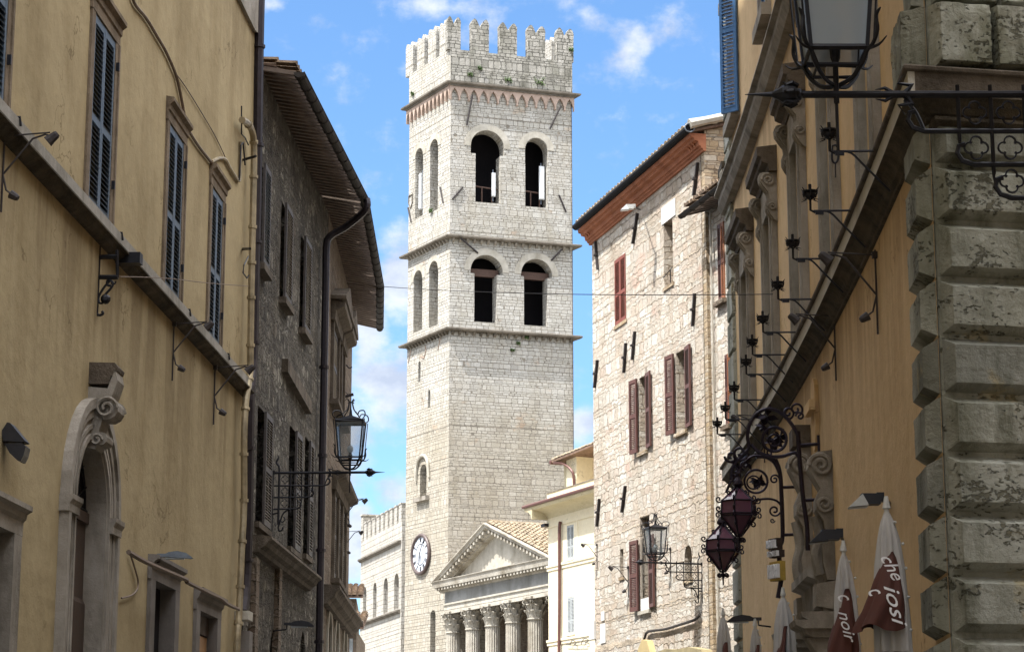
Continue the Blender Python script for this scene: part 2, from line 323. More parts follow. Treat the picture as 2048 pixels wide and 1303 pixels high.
def roughen(ob, cuts=7, amp=.006, sc=9., seed=0):
    """chip and wear the edges of a block"""
    from mathutils import noise
    bm = bmesh.new(); bm.from_mesh(ob.data); bmesh.ops.remove_doubles(bm, verts=bm.verts, dist=1e-4)
    bmesh.ops.subdivide_edges(bm, edges=bm.edges[:], cuts=cuts, use_grid_fill=True); bm.normal_update()
    for v in bm.verts:
        p = (v.co+ob.location)*sc; e = v.calc_shell_factor() if hasattr(v, 'calc_shell_factor') else 1.
        n1 = noise.noise(p*.35); n2 = noise.noise(p)
        k = min(3.5, 1.+max(0., e-1.)*14)
        v.co -= v.normal*(amp*(.5*n1+abs(n2)*.55*k))
    bm.to_mesh(ob.data); bm.free()
    for pl in ob.data.polygons: pl.use_smooth = False
    return ob
class MB:
    def __init__(s): s.v = []; s.f = []
    def add(s, vs, fs):
        o = len(s.v); s.v += [Vector(q) for q in vs]; s.f += [tuple(i+o for i in f) for f in fs]; return s
    def box(s, M, x0, x1, y0, y1, z0, z1):
        vs = [M @ Vector(q) for q in ((x0,y0,z0),(x1,y0,z0),(x1,y1,z0),(x0,y1,z0),(x0,y0,z1),(x1,y0,z1),(x1,y1,z1),(x0,y1,z1))]
        return s.add(vs, [(0,3,2,1),(4,5,6,7),(0,1,5,4),(1,2,6,5),(2,3,7,6),(3,0,4,7)])
    def fbox(s, F, u0, u1, z0, z1, h0, h1):
        c = (u0+u1)/2 if isinstance(F, CurveFr) else 0.
        return s.box(F.M(c, 0), u0-c, u1-c, h0, h1, z0, z1)
    def frustum(s, F, u0, u1, z0, z1, h0, h1, bv):
        a = [F.p(u0,z0,h0),F.p(u1,z0,h0),F.p(u1,z1,h0),F.p(u0,z1,h0),F.p(u0+bv,z0+bv,h1),F.p(u1-bv,z0+bv,h1),F.p(u1-bv,z1-bv,h1),F.p(u0+bv,z1-bv,h1)]
        return s.add(a, [(0,1,5,4),(1,2,6,5),(2,3,7,6),(3,0,4,7),(4,5,6,7),(3,2,1,0)])
    def prism(s, pts, off):
        """pts: world loop, off: extrusion vector"""
        n = len(pts); vs = [Vector(q) for q in pts]+[Vector(q)+off for q in pts]
        return s.add(vs, [tuple(range(n)), tuple(range(2*n-1, n-1, -1))]+[(i, i+n, (i+1) % n+n, (i+1) % n) for i in range(n)])
    def tube(s, pts, r, n=6, closed=False, caps=True):
        pts = [Vector(q) for q in pts]; m = len(pts)
        if m < 2: return s
        rr = r if isinstance(r, (list, tuple)) else [r]*m
        o = len(s.v); ref = None
        for i, q in enumerate(pts):
            if closed: t = pts[(i+1) % m]-pts[i-1]
            else: t = pts[min(i+1, m-1)]-pts[max(i-1, 0)]
            t = t.normalized() if t.length > 1e-9 else Vector((0, 0, 1))
            if ref is None: ref = t.orthogonal().normalized()
            ref = (ref-t*ref.dot(t)); ref = ref.normalized() if ref.length > 1e-6 else t.orthogonal().normalized()
            b = t.cross(ref)
            for k in range(n): s.v.append(q+(ref*cos(2*pi*k/n)+b*sin(2*pi*k/n))*rr[i])
        for i in range(m if closed else m-1):
            j = (i+1) % m
            for k in range(n): s.f.append((o+i*n+k, o+i*n+(k+1) % n, o+j*n+(k+1) % n, o+j*n+k))
        if caps and not closed: s.f.append(tuple(o+k for k in range(n-1, -1, -1))); s.f.append(tuple(o+(m-1)*n+k for k in range(n)))
        return s
    def lathe(s, M, prof, n=16, a0=0., sx=1.):
        o = len(s.v)
        for (r, z) in prof:
            for k in range(n): a = a0+2*pi*k/n; s.v.append(M @ Vector((r*cos(a)*sx, r*sin(a), z)))
        for i in range(len(prof)-1):
            for k in range(n): s.f.append((o+i*n+k, o+i*n+(k+1) % n, o+(i+1)*n+(k+1) % n, o+(i+1)*n+k))
        s.f.append(tuple(o+k for k in range(n-1, -1, -1))); s.f.append(tuple(o+(len(prof)-1)*n+k for k in range(n)))
        return s
    def sweep(s, F, prof, u0, u1, caps=True):
        """prof: loop of (h,z) extruded along u"""
        n = len(prof); m = max(1, int(abs(u1-u0)/1.5)) if isinstance(F, CurveFr) else 1; vs = []; fs = []
        for j in range(m+1): vs += [F.p(u0+(u1-u0)*j/m, z, h) for h, z in prof]
        for j in range(m): fs += [(j*n+i, j*n+(i+1) % n, (j+1)*n+(i+1) % n, (j+1)*n+i) for i in range(n)]
        if caps: fs += [tuple(range(n-1, -1, -1)), tuple(range(m*n, m*n+n))]
        return s.add(vs, fs)
    def ball(s, c, r, n=8, m=6, sz=1.):
        return s.lathe(Matrix.Translation(c), [(max(r*sin(pi*i/m), 1e-4), -r*sz*cos(pi*i/m)) for i in range(m+1)], n)
    def facade(s, F, outline, holes=(), depth=.3, h=0., body=0.):
        """planar wall at offset h with real openings; holes: list of (poly, depth)"""
        P = [Vector(q) for q in outline]; E = [(i, (i+1) % len(P)) for i in range(len(P))]
        H = []
        for q in holes:
            poly, dep = q if isinstance(q, tuple) and isinstance(q[0], list) else (q, depth)
            o = len(P); P += [Vector(a) for a in poly]; E += [(o+i, o+(i+1) % len(poly)) for i in range(len(poly))]; H.append((poly, dep))
        vs, es, fs, *_ = delaunay_2d_cdt(P, E, [], 1, 1e-5)
        def inside(pt, poly):
            c = False; j = len(poly)-1
            for i in range(len(poly)):
                if (poly[i][1] > pt[1]) != (poly[j][1] > pt[1]) and pt[0] < (poly[j][0]-poly[i][0])*(pt[1]-poly[i][1])/(poly[j][1]-poly[i][1])+poly[i][0]: c = not c
                j = i
            return c
        keep = []
        for f in fs:
            c = sum((vs[i] for i in f), Vector((0, 0)))/len(f)
            if inside(c, outline) and not any(inside(c, poly) for poly, _ in H): keep.append(tuple(f))
        s.add([F.p(q[0], q[1], h) for q in vs], keep)
        for poly, dep in H:
            n = len(poly); s.add([F.p(a, b, h) for a, b in poly]+[F.p(a, b, h-dep) for a, b in poly], [(i, (i+1) % n, (i+1) % n+n, i+n) for i in range(n)])
        if body:
            n = len(outline); s.add([F.p(a, b, h) for a, b in outline]+[F.p(a, b, h-body) for a, b in outline],
                                    [(i, (i+1) % n, (i+1) % n+n, i+n) for i in range(n)]+[tuple(range(n, 2*n))])
        return s
    def build(s, name, mat, parent=None, origin=None, smooth=False, label=None):
        me = bpy.data.meshes.new(name)
        org = Vector(origin) if origin is not None else (parent_world(parent) if parent else Vector((0, 0, 0)))
        me.from_pydata([v-org for v in s.v], [], s.f)
        uvl = me.uv_layers.new(name='UVMap').data; V = me.vertices
        for pl in me.polygons:
            nn = pl.normal
            if abs(nn.z) > .9: t = Vector((1, 0, 0)); b = Vector((0, 1, 0))
            else:
                t = Vector((-nn.y, nn.x, 0)).normalized(); b = nn.cross(t)
                if b.z < 0: b = -b
                if t.y < -.35 or (abs(t.y) <= .35 and t.x < 0): t = -t
            for li in pl.loop_indices:
                q = V[me.loops[li].vertex_index].co+org; uvl[li].uv = (q.dot(t), q.dot(b) if abs(nn.z) > .3 else q.z)
            if smooth: pl.use_smooth = True
        me.materials.append(MATS[mat]); ob = bpy.data.objects.new(name, me); COL.objects.link(ob)
        if parent: ob.parent = parent; ob.location = org-parent_world(parent)
        else: ob.location = org
        if label: ob['label'] = label
        return ob
WL = {}
def parent_world(o):
    q = Vector(o.location)
    while o.parent: o = o.parent; q = q+Vector(o.location)
    return q
def thing(name, label, cat, loc=(0, 0, 0), group=None):
    o = bpy.data.objects.new(name, None); COL.objects.link(o); o.location = loc; o.empty_display_size = .3
    o['label'] = label; o['category'] = cat
    if group: o['group'] = group
    return o
def tag(o, label, cat, group=None):
    o['label'] = label; o['category'] = cat
    if group: o['group'] = group
    return o
def dup(root, loc, rotz=0., label=None, scale=1.):
    def cp(o, par):
        c = o.copy(); COL.objects.link(c); c.parent = par
        for ch in o.children: cp(ch, c)
        return c
    r = cp(root, None); r.location = loc; r.rotation_euler = (0, 0, rotz); r.scale = (scale,)*3
    if label: r['label'] = label
    return r
def arch(u0, u1, z0, z1, n=12, pointed=0.):
    """round or pointed arch polygon, z1 = crown"""
    r = (u1-u0)/2; c = (u0+u1)/2; rise = r*(1+pointed); zs = z1-rise; pts = [(u0, z0), (u1, z0)]
    if pointed:
        R = (r*r+rise*rise)/(2*r)
        m = n//2
        a1 = math.asin(min(1, rise/R))
        for i in range(m+1): a = a1*i/m; pts.append((u1-R+R*cos(a), zs+R*sin(a)))
        for i in range(m-1, -1, -1): a = a1*i/m; pts.append((u0+R-R*cos(a), zs+R*sin(a)))
    else:
        for i in range(n+1): a = pi*i/n; pts.append((c+r*cos(a), zs+r*sin(a)))
    return pts
def rect(u0, u1, z0, z1): return [(u0, z0), (u1, z0), (u1, z1), (u0, z1)]
def pane(F, poly, h, name, mat, parent):
    return MB().add([F.p(a, b, h) for a, b in poly], [tuple(range(len(poly)))]).build(name, mat, parent)
def archring(mb, F, u0, u1, z0, zs_top, wdt, h0, h1, n=16, foot=True):
    """projecting surround following a round arch opening"""
    r = (u1-u0)/2; c = (u0+u1)/2; zs = zs_top-r
    inn = [(u0, z0)]+[(c-r*cos(pi*i/n), zs+r*sin(pi*i/n)) for i in range(n+1)]+[(u1, z0)]
    R = r+wdt; out = [(u0-wdt, z0)]+[(c-R*cos(pi*i/n), zs+R*sin(pi*i/n)) for i in range(n+1)]+[(u1+wdt, z0)]
    m = len(inn); vs = []
    for (a, b), (e, f) in zip(inn, out): vs += [F.p(a, b, h0), F.p(a, b, h1), F.p(e, f, h1), F.p(e, f, h0)]
    fs = []
    for i in range(m-1):
        o = i*4; fs += [(o, o+1, o+5, o+4), (o+1, o+2, o+6, o+5), (o+2, o+3, o+7, o+6)]
    return mb.add(vs, fs+[(0, 1, 2, 3), (m*4-4, m*4-3, m*4-2, m*4-1)])
def leaf(M, wd, ht, nsl=22, frame_mat='blue_shutter', slat_mat=None, parent=None, rails=(.45,), th=.045, slat_to=None, label=None):
    """louvred shutter leaf; local x 0..wd, z 0..ht"""
    fr = MB(); st = min(.06, wd*.16)
    fr.box(M, 0, st, 0, th, 0, ht); fr.box(M, wd-st, wd, 0, th, 0, ht)
    zs = [0]+[r*ht for r in rails]+[ht]; sl = MB() if slat_mat else fr
    for i, z in enumerate(zs):
        a = z-.045 if 0 < i < len(zs)-1 else (z if i == 0 else z-.09)
        fr.box(M, st, wd-st, .003, th-.003, a, a+.09)
    for a, b in zip(zs[:-1], zs[1:]):
        k = max(3, int(nsl*(b-a)/ht)); a += .09 if a == 0 else .045; b -= .09 if b == ht else .045
        for i in range(k):
            z = a+(i+.5)*(b-a)/k; dz = (b-a)/k
            S = M @ Matrix.Translation((0, th/2, z)) @ Matrix.Rotation(radians(-48+random.uniform(-4, 4)), 4, 'X')
            sl.box(S, st, wd-st, -dz*.62, dz*.62, -.004, .004)
    o = fr.build('shutter', frame_mat, parent, label=label)
    if slat_mat: sl.build('slats', slat_mat, o)
    return o
def spiral(c, r0, r1, a0, turns, n=20):
    return [(c[0]+(r0+(r1-r0)*i/n)*cos(a0+turns*2*pi*i/n), c[1]+(r0+(r1-r0)*i/n)*sin(a0+turns*2*pi*i/n)) for i in range(n+1)]
def smooth_path(pts, k=6):
    out = []
    for i in range(len(pts)-1):
        p0 = Vector(pts[max(i-1, 0)]); p1 = Vector(pts[i]); p2 = Vector(pts[i+1]); p3 = Vector(pts[min(i+2, len(pts)-1)])
        for j in range(k):
            t = j/k; out.append(.5*((2*p1)+(p2-p0)*t+(2*p0-5*p1+4*p2-p3)*t*t+(-p0+3*p1-3*p2+p3)*t**3))
    return out+[Vector(pts[-1])]
def text_mesh(body, size, M, parent, mat, depth=.01, shear=0., name='lettering', origin=None, fit=None):
    cu = bpy.data.curves.new('t', 'FONT'); cu.body = body; cu.size = size; cu.extrude = depth; cu.shear = shear; cu.align_x = 'CENTER'; cu.resolution_u = 3
    tmp = bpy.data.objects.new('t', cu); COL.objects.link(tmp); dg = bpy.context.evaluated_depsgraph_get()
    me = tmp.evaluated_get(dg).to_mesh(); sx = sy = 1.
    if fit:
        xs = [v.co.x for v in me.vertices]; ys = [v.co.y for v in me.vertices]; sx = fit[0]/(max(xs)-min(xs)); sy = fit[1]/(max(ys)-min(ys))
    mb = MB(); mb.add([M @ Vector((v.co.x*sx, v.co.y*sy, v.co.z)) for v in me.vertices], [tuple(p.vertices) for p in me.polygons])
    tmp.to_mesh_clear(); bpy.data.objects.remove(tmp); bpy.data.curves.remove(cu)
    return mb.build(name, mat, parent)
def tiles(mb, P, across, down, nrm, W, L, sp=.24, row=.36, jit=.012, seg=4):
    """barrel tiles: P = ridge corner; across/down unit vectors"""
    nc = max(1, int(W/sp)); nr = max(1, int(L/row)); sp = W/nc; row = L/nr
    for i in range(nc):
        for j in range(nr):
            r0 = sp*.42; c = P+across*(sp*(i+.5)+random.uniform(-jit, jit))+down*(row*j); r1 = sp*.5
            a = random.uniform(-.02, .02); lift = random.uniform(.0, .015); vs = []
            for (q, r, l) in ((0, r0, .02), (1.12, r1, .055)):
                for k in range(seg+1):
                    t = pi*k/seg; vs.append(c+down*(row*q)+across*(-r*cos(t)+a*q)+nrm*(r*sin(t)*.75+l+lift))
            o = len(mb.v); mb.v += vs; m = seg+1
            mb.f += [(o+k, o+k+1, o+m+k+1, o+m+k) for k in range(seg)]
            mb.f.append(tuple(o+m+k for k in range(m)))
# ------------------------------------------------------------------ frames of the facades
LY = line(-6.12, .0533, 1)            # ochre house on the left
B2 = line(-5.776, .0415, 1)           # dark rubble house
B3 = line(-3.36, -.011, 1)            # brown rubble house after the bend
PC = line(34.93, -.294, -1, 142)      # battlemented palace
TL = line(71.18, -.548, -1, 137)      # tower, sunlit side
TR = Fr((-3.9, 137), (.95, .3125), 1) # tower, side towards the street
TM = line(63.95, -.5, -1, 136)        # temple front
CB = line(55.13, -.44, -1, 116)       # cream house
SR = line(17.4, -.2643, -1, 50)       # sunlit rubble house
CORN = Vector((3.465, 17.9, 0))
RY = CurveFr(3.465, 17.9, .054, -.0015, -1)   # ochre palace on the right, following the bend of the street
RF = Fr((3.465, 17.9), (.982, .19), 1)
def q4(F, xl, xr, yt, yb, h=0., ref=None):
    """opening from pixel edges: x left, x right at mid height; yt, yb read at x = ref (default xl)"""
    ym = (yt+yb)/2; r = xl if ref is None else ref
    u0 = F.px(xl, ym, h)[0]; u1 = F.px(xr, ym, h)[0]; zt = F.px(r, yt, h)[1]; zb = F.px(r, yb, h)[1]
    return (min(u0, u1), max(u0, u1), min(zt, zb), max(zt, zb))
GZ = 0.
def struct(ob, name=None): ob['kind'] = 'structure'; return ob
def flat_poly(pts, z, name, mat):
    mb = MB(); mb.add([(x, y, z) for x, y in pts], [tuple(range(len(pts)))]); return struct(mb.build(name, mat))
flat_poly([(-900, -300), (900, -300), (900, 1500), (-900, 1500)], -.02, 'ground', 'pave')
flat_poly([(-6, -15), (3.2, -15), (3.9, 60), (-3.9, 60)], .0, 'street', 'pave')
flat_poly([(-30, 60.5), (30, 60.5), (30, 160), (-30, 160)], .0, 'piazza', 'pave')

# ================================================================== OCHRE HOUSE, LEFT
root = thing('town_house', 'tall ochre plastered house with blue-grey shutters and an arched stone portal, nearest on the left', 'house', LY.p(20, 0))
uA = -15; uE0 = LY.px(479, 1303)[0]; uE1 = LY.px(517, 0)[0]
zE = LY.px(517, 0)[1]
uE = uE1+(uE1-uE0)*0.2
sh = []   # windows: xl, xr, yt, yb, ref
WIN = [(-34, 13, -165, 165, 13), (179, 223, 40, 395, 186), (331, 361, 243, 560, 335), (418, 440, 371, 660, 420)]
holes = []; wrec = []
for (xl, xr, yt, yb, rf) in WIN:
    q = q4(LY, xl, xr, yt, yb, 0, rf); wrec.append(q)
zt0 = wrec[2][3]; zb0 = 8.34
wrec = [(a, b, zb0, zt0) for a, b, c, d in wrec]
for q in wrec: holes.append((rect(*q), .3))
# portal opening
pu0 = LY.px(115, 1100, .0)[0]+.47; pu1 = LY.px(240, 1100, .11)[0]-.47; pz1 = LY.px(193, 884, .05)[1]
holes.append((arch(pu0, pu1, .05, pz1), .22))
dr = [q4(LY, 308, 350, 1160, 1640, .08, 320), q4(LY, 399, 435, 1216, 1640, .08, 400), q4(LY, -60, 22, 1052, 1700, .08, 10)]
for i, q in enumerate(dr): holes.append((rect(q[0], q[1], .05, q[3]), .17))
mb = MB(); mb.facade(LY, [(uA, 0), (uE0, 0), (uE1, zE), (uE, 32), (uA, 32)], holes, body=11)  # unseen upper walls raised this high to keep the street in shade
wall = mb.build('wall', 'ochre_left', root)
MB().box(LY.M(0, 0), uA-.3, uE+.4, -11.4, .5, 32, 32.35).build('roof', 'tile', root)
# string course
stone('grey_trim', (.34, .32, .285), (.25, .235, .205), 2.5, .015, dirt_amt=.6); stone('brown_trim', (.225, .175, .125), (.15, .115, .08), 3., .02, dirt_amt=.7)
zt = 8.30; zb = 8.03; zm = 8.125
prof = [(-.02, zt+.02), (.12, zt), (.13, zt-.01), (.13, zm+.01), (.17, zm), (.17, zm-.02), (.12, zm-.03), (.10, zb+.03), (.04, zb), (-.02, zb-.01)]
ue = LY.px(489, 760)[0]
MB().sweep(LY, prof[:4]+[(-.02, zm+.02)], uA, ue-.03).build('string_course', 'grey_trim', root)
MB().sweep(LY, [(-.02, zm+.017)]+[(.14, zm+.017)]+prof[4:], uA, ue).build('string_course_moulding', 'mossy_shade_trim', root)  # underside shade put into the moulding's colour
for i, (u0, u1, z0, z1) in enumerate(wrec):
    fr = MB(); w_ = .15
    fr.fbox(LY, u0-w_, u0+.008, z0, z1, -.13, .03); fr.fbox(LY, u1-.008, u1+w_, z0, z1, -.13, .03)
    fr.fbox(LY, u1+w_*.7, u1+w_+.01, z0, z1, .028, .05)
    fr.sweep(LY, [(-.05, z1+.002), (.035, z1+.002), (.035, z1+.12), (.055, z1+.14), (.06, z1+.21), (.11, z1+.25), (.11, z1+.30), (-.05, z1+.33)], u0-w_-.02, u1+w_+.03)
    wo_ = fr.build('window', 'brown_trim', root)
    pane(LY, rect(u0, u1, z0, z1), -.28, 'window_pane', 'painted_dark', wo_)
    mid = (u0+u1)/2
    leaf(LY.M(u0+.01, z0+.01, -.025), mid-u0-.015, z1-z0-.02, 34, 'blue_shutter', None, wo_, rails=(.46,))
    leaf(LY.M(mid+.005, z0+.01, -.025), u1-mid-.015, z1-z0-.02, 34, 'blue_shutter', None, wo_, rails=(.46,))
    hk = MB(); hk.tube([LY.p(u1+w_+.02, z0-.04, .0), LY.p(u1+w_+.04, z0-.04, .14), LY.p(u1+w_+.04, z0-.13, .15)], .014, 5)
    hk.build('shutter_hook', 'iron', wo_)
    for zz in (z1-.35, z0+.45): MB().box(LY.M(u1+.01, zz), 0, .03, .02, .07, 0, .1).build('hinge', 'iron', wo_)
# arched portal: jambs, archivolt, console keystone with capping block
mb = MB(); archring(mb, LY, pu0+.02, pu1-.02, .05, pz1-.02, .49, -.225, .05)
archring(mb, LY, pu0-.25, pu1+.25, .05, pz1+.25, .10, .05, .08); archring(mb, LY, pu0-.36, pu1+.36, .05, pz1+.36, .11, .05, .11)
archring(mb, LY, pu0-.02, pu1+.02, .05, pz1+.02, .06, .05, .08); archring(mb, LY, pu0-.13, pu1+.13, .05, pz1+.13, .05, .05, .075)
por = mb.build('portal', 'trim_stone', root)
pc = (pu0+pu1)/2; zs = pz1-(pu1-pu0)/2
for s_ in (pu0-.56, pu1-.02):
    imp = MB(); imp.sweep(LY, [(-.02, zs-.20), (.115, zs-.20), (.12, zs-.12), (.15, zs-.07), (.155, zs-.02), (-.02, zs-.02)], s_+.06, s_+.52); imp.build('impost', 'trim_stone', por)
    MB().fbox(LY, s_+.08, s_+.5, .05, 2.2, .05, .12).build('plinth', 'trim_stone', por)
ck = (pu0+pu1)/2; zc0 = pz1-.10; zc1 = LY.px(200, 763, .2)[1]
con = MB(); prof = [(0, zc0), (.10, zc0-.02), (.16, zc0+.06), (.14, zc0+.18), (.18, zc0+.34), (.24, zc0+.50), (.29, zc0+.62), (.33, zc0+.76), (.30, zc0+.90), (.22, zc1-.02), (0, zc1)]
con.sweep(LY, prof, ck-.17, ck+.17)
for s_ in (-.19, .175):
    con.tube([LY.p(ck+s_+(-.02 if s_ < 0 else .02), zc1-.25+q[1], .22+q[0]) for q in spiral((0, 0), .13, .03, 0, 1.6, 24)], .020, 5)
    con.tube([LY.p(ck+s_, zc0+.08+q[1], .12+q[0]) for q in spiral((0, 0), .07, .02, 0, 1.3, 14)], .018, 5)
con.tube([LY.p(ck-.17, zc1-.25, .22), LY.p(ck+.17, zc1-.25, .22)], .13, 12)
con.tube([LY.p(ck-.16, zc0+.1, .16), LY.p(ck+.16, zc0+.1, .16)], .075, 10)
con.build('keystone', 'trim_stone', por)
cap = MB(); z0 = LY.px(200, 757, .2)[1]; cap.sweep(LY, [(0, z0), (.24, z0), (.25, z0+.08), (.28, z0+.11), (.32, z0+.15), (.33, z0+.19), (.29, z0+.24), (0, z0+.25)], ck-.17, ck+.17)
cap.build('capping_block', 'dark_trim', por)
dm = MB(); dm.fbox(LY, pu0+.02, pu1-.02, .05, zs-.1, -.3, -.19)
for k in range(2):
    for j in range(3): dm.frustum(LY, pu0+.1+k*.85, pu0+.75+k*.85, .3+j*1.3, 1.4+j*1.3, -.19, -.16, .06)
dm.fbox(LY, pu0+.0, pu1, zs-.1, zs+.02, -.28, -.15)
dm.build('door', 'wood_dark', por)
gr = MB()
for k in range(9):
    a = pi*k/8; gr.tube([LY.p(pc+.12*cos(a), zs+.05+.12*sin(a), -.18), LY.p(pc+.84*cos(a), zs+.05+.84*sin(a), -.18)], .012, 5)
for r_ in (.4, .65): gr.tube([LY.p(pc+r_*cos(pi*k/12), zs+.05+r_*sin(pi*k/12), -.18) for k in range(13)], .012, 5)
gr.build('fanlight_grille', 'iron', por)
pane(LY, arch(pu0, pu1, .05, pz1), -.21, 'fanlight_glass', 'painted_dark', por)
# grey stone doorways
for i, (u0, u1, z0, z1) in enumerate(dr):
    fr = MB(); w_ = .26
    fr.fbox(LY, u0-w_, u0+.02, .05, z1-.01, -.165, .05); fr.fbox(LY, u1-.02, u1+w_, .05, z1-.01, -.165, .05)
    fr.sweep(LY, [(-.165, z1-.008), (.05, z1-.008), (.05, z1+.13), (.08, z1+.16), (.09, z1+.21), (.14, z1+.24), (.14, z1+.29), (-.165, z1+.31)], u0-w_-.02, u1+w_+.02)
    d_ = fr.build('doorway', 'grey_render' if i < 2 else 'trim_stone', root)
    pane(LY, rect(u0, u1, .05, z1), -.16, 'opening', 'painted_dark', d_)
    if i == 1: MB().fbox(LY, u0+.08, u1-.05, z1-1.35, z1-.30, -.13, -.10).build('shop_board', 'wood_orange', d_); MB().fbox(LY, u0, u1, z1-.28, z1-.02, -.15, -.08).fbox(LY, u0, u1, z1-1.5, z1-1.36, -.15, -.08).build('transom', 'wood_dark', d_)
    if i == 2: MB().fbox(LY, u0, u1, .05, z1-.3, -.15, -.10).build('door', 'wood_dark', d_)
# downpipes on the corner
def pipe_on(F, pts, r, h, name, mat, parent, bands=0, k=4, n=8):
    P = smooth_path([F.p(*F.px(x, y, h), h) for x, y in pts], k); mb = MB(); mb.tube(P, r, n)
    if bands:
        acc = 0
        for a, b in zip(P[:-1], P[1:]):
            acc += (b-a).length
            if acc > bands: acc = 0; t = (b-a).normalized(); mb.tube([b-t*.025, b+t*.025], r*1.28, n)
    return mb.build(name, mat, parent)
cp = pipe_on(LY, [(484, 240), (494, 246), (504, 262), (508, 300), (506, 420), (503, 560), (501, 690), (500, 745), (492, 800), (488, 880), (488, 1000), (483, 1110), (478, 1230), (474, 1300), (468, 1600)], .055, .13, 'drainpipe', 'copper_pipe', root, .55)
MB().fbox(LY, LY.px(474, 1270)[0]-.15, LY.px(474, 1270)[0]+.15, .3, LY.px(474, 1262)[1], .05, .22).build('pipe_cover', 'grey_render', root)
pipe_on(LY, [(523, -90), (519, 20), (516, 180), (513, 400), (509, 560), (505, 720), (499, 800), (496, 1000), (492, 1150), (486, 1222)], .085, .06, 'drainpipe', 'dark_pipe', root, 1.6)
MB().fbox(LY, LY.px(484, 1222, .1)[0]-.10, LY.px(484, 1222, .1)[0]+.3, LY.px(486, 1240, .1)[1], LY.px(486, 1222, .1)[1], .0, .22).build('stone_block', 'pale_trim', root)
hs = MB()
for (x0, y0, x1, y1) in ((485, 320, 512, 312), (485, 498, 500, 497)):
    MB().tube([LY.p(*LY.px(x0, y0, .0), .0), LY.p(*LY.px(x1, y1, .25), .25)], .022, 6).build('pipe_bracket', 'iron', root)
hs.tube([LY.p(*LY.px(x, y, .12), .12) for x, y in smooth_path([(484, 215), (483, 250), (489, 262), (496, 285), (491, 300)], 4)] if False else [LY.p(*LY.px(x, y, .1), .1) for x, y in ((483, 212), (483, 268), (490, 275), (497, 290))], .012, 5)
hs.build('loose_wire', 'iron', root); hs = MB(); hs.tube([LY.p(*LY.px(x, y, .1), .1) for x, y in ((497, 512), (488, 530), (486, 545), (494, 556), (498, 550))], .012, 5)
hs.build('loose_wire', 'iron', root); hs = MB(); hs.tube([LY.p(*LY.px(x, y, .1), .1) for x, y in ((479, 360), (482, 290), (486, 285), (490, 330))], .014, 5)
hs.build('loose_wire', 'iron', root)
# top-right pale strip of eaves board at the frame edge
mb = MB(); a = LY.px(472, -2); b = LY.px(505, 62)
mb.prism([LY.p(*LY.px(x, y), .0) for x, y in ((470, -8), (520, -8), (515, 70), (504, 62))], Vector(LY.p(0, 0, .06))-LY.p(0, 0, 0)); mb.build('corner_strip', 'trim_stone', root)

def cable(F, pts, r, h, label, mat='cable', k=5, name='cable', cat='cable', group=None):
    P = smooth_path([F.p(*F.px(x, y, h), h) for x, y in pts], k); mb = MB(); mb.tube(P, r, 6)
    o = mb.build(name, mat, origin=P[0]); return tag(o, label, cat, group)
cable(LY, [(258, -40), (268, 5), (292, 36), (316, 76), (332, 104), (350, 145), (358, 175), (366, 215), (372, 248), (384, 272), (400, 296), (419, 320), (424, 328)], .022, .03, 'thick brown cable sagging across the upper ochre wall beside the shuttered windows')
cable(LY, [(424, 323), (438, 316), (450, 318), (458, 332), (470, 352), (479, 361), (480, 330), (481, 284)], .025, .03, 'pale cable end curling up to the drainpipe on the ochre wall', 'copper_pipe')
cable(LY, [(350, 145), (370, 172), (400, 220), (432, 275), (455, 325)], .008, .02, 'hair-thin wire slanting between the thick cable and its pale end')
cable(LY, [(257, 1103), (290, 1122), (330, 1140), (372, 1158), (376, 1164), (420, 1186), (440, 1195), (455, 1207), (477, 1217)], .030, .34, 'dark cable bundle running over the two grey doorways')
cable(LY, [(260, 1105), (268, 1130), (276, 1160), (274, 1178), (262, 1190), (243, 1195)], .012, .03, 'thin cable looping down between arched portal and grey doorway')
cable(LY, [(240, 553), (330, 556), (420, 566), (497, 572)], .006, .25, 'thin wire from the scrolled iron bracket to the drainpipe')

# scrolled iron bracket on the ochre wall
Q = LY.perp(LY.px(197, 560)[0])
def qtube(mb, Q, pts, r, k=4, n=6, closed=False, hh=0.):
    P = [Q.p(*Q.px(x, y), hh) for x, y in pts]; P = smooth_path(P, k) if k > 1 and len(P) > 2 else P
    return mb.tube(P, r, n, closed)
mb = MB(); qtube(mb, Q, [(199, 492), (196, 560), (193, 632)], .02, 1); qtube(mb, Q, [(197, 514), (236, 513)], .028, 1); qtube(mb, Q, [(197, 554), (236, 554)], .028, 1)
qtube(mb, Q, [(234, 500), (235, 554)], .02, 1)
qtube(mb, Q, [(222, 560), (210, 572), (198, 592), (198, 604), (204, 606), (210, 600), (208, 592), (222, 576), (226, 566), (220, 560), (214, 562), (215, 570), (222, 571)], .014, 3)
qtube(mb, Q, [(192, 624), (198, 630), (206, 627), (204, 622)], .016, 3); qtube(mb, Q, [(222, 566), (230, 567), (231, 562)], .010, 2)
mb.ball(Q.p(*Q.px(211, 598), 0), .06, 7, 5)
tag(mb.build('sign_bracket', 'iron', origin=LY.p(*LY.px(197, 560))), 'empty iron sign bracket with a scroll below, under the string course of the ochre house', 'bracket')
Q = LY.perp(LY.px(225, 505)[0]); mb = MB(); mb.box(LY.M(*LY.px(233, 522)), -.08, .08, .0, .30, -.04, .09)
qtube(MB(), Q, [(228, 505), (240, 502), (252, 498), (261, 499)], .012, 2)
tag(mb.build('wall_lamp', 'iron', origin=LY.p(*LY.px(233, 520))), 'dark boxy wall lamp tucked under the string course beside the sign bracket', 'lamp')

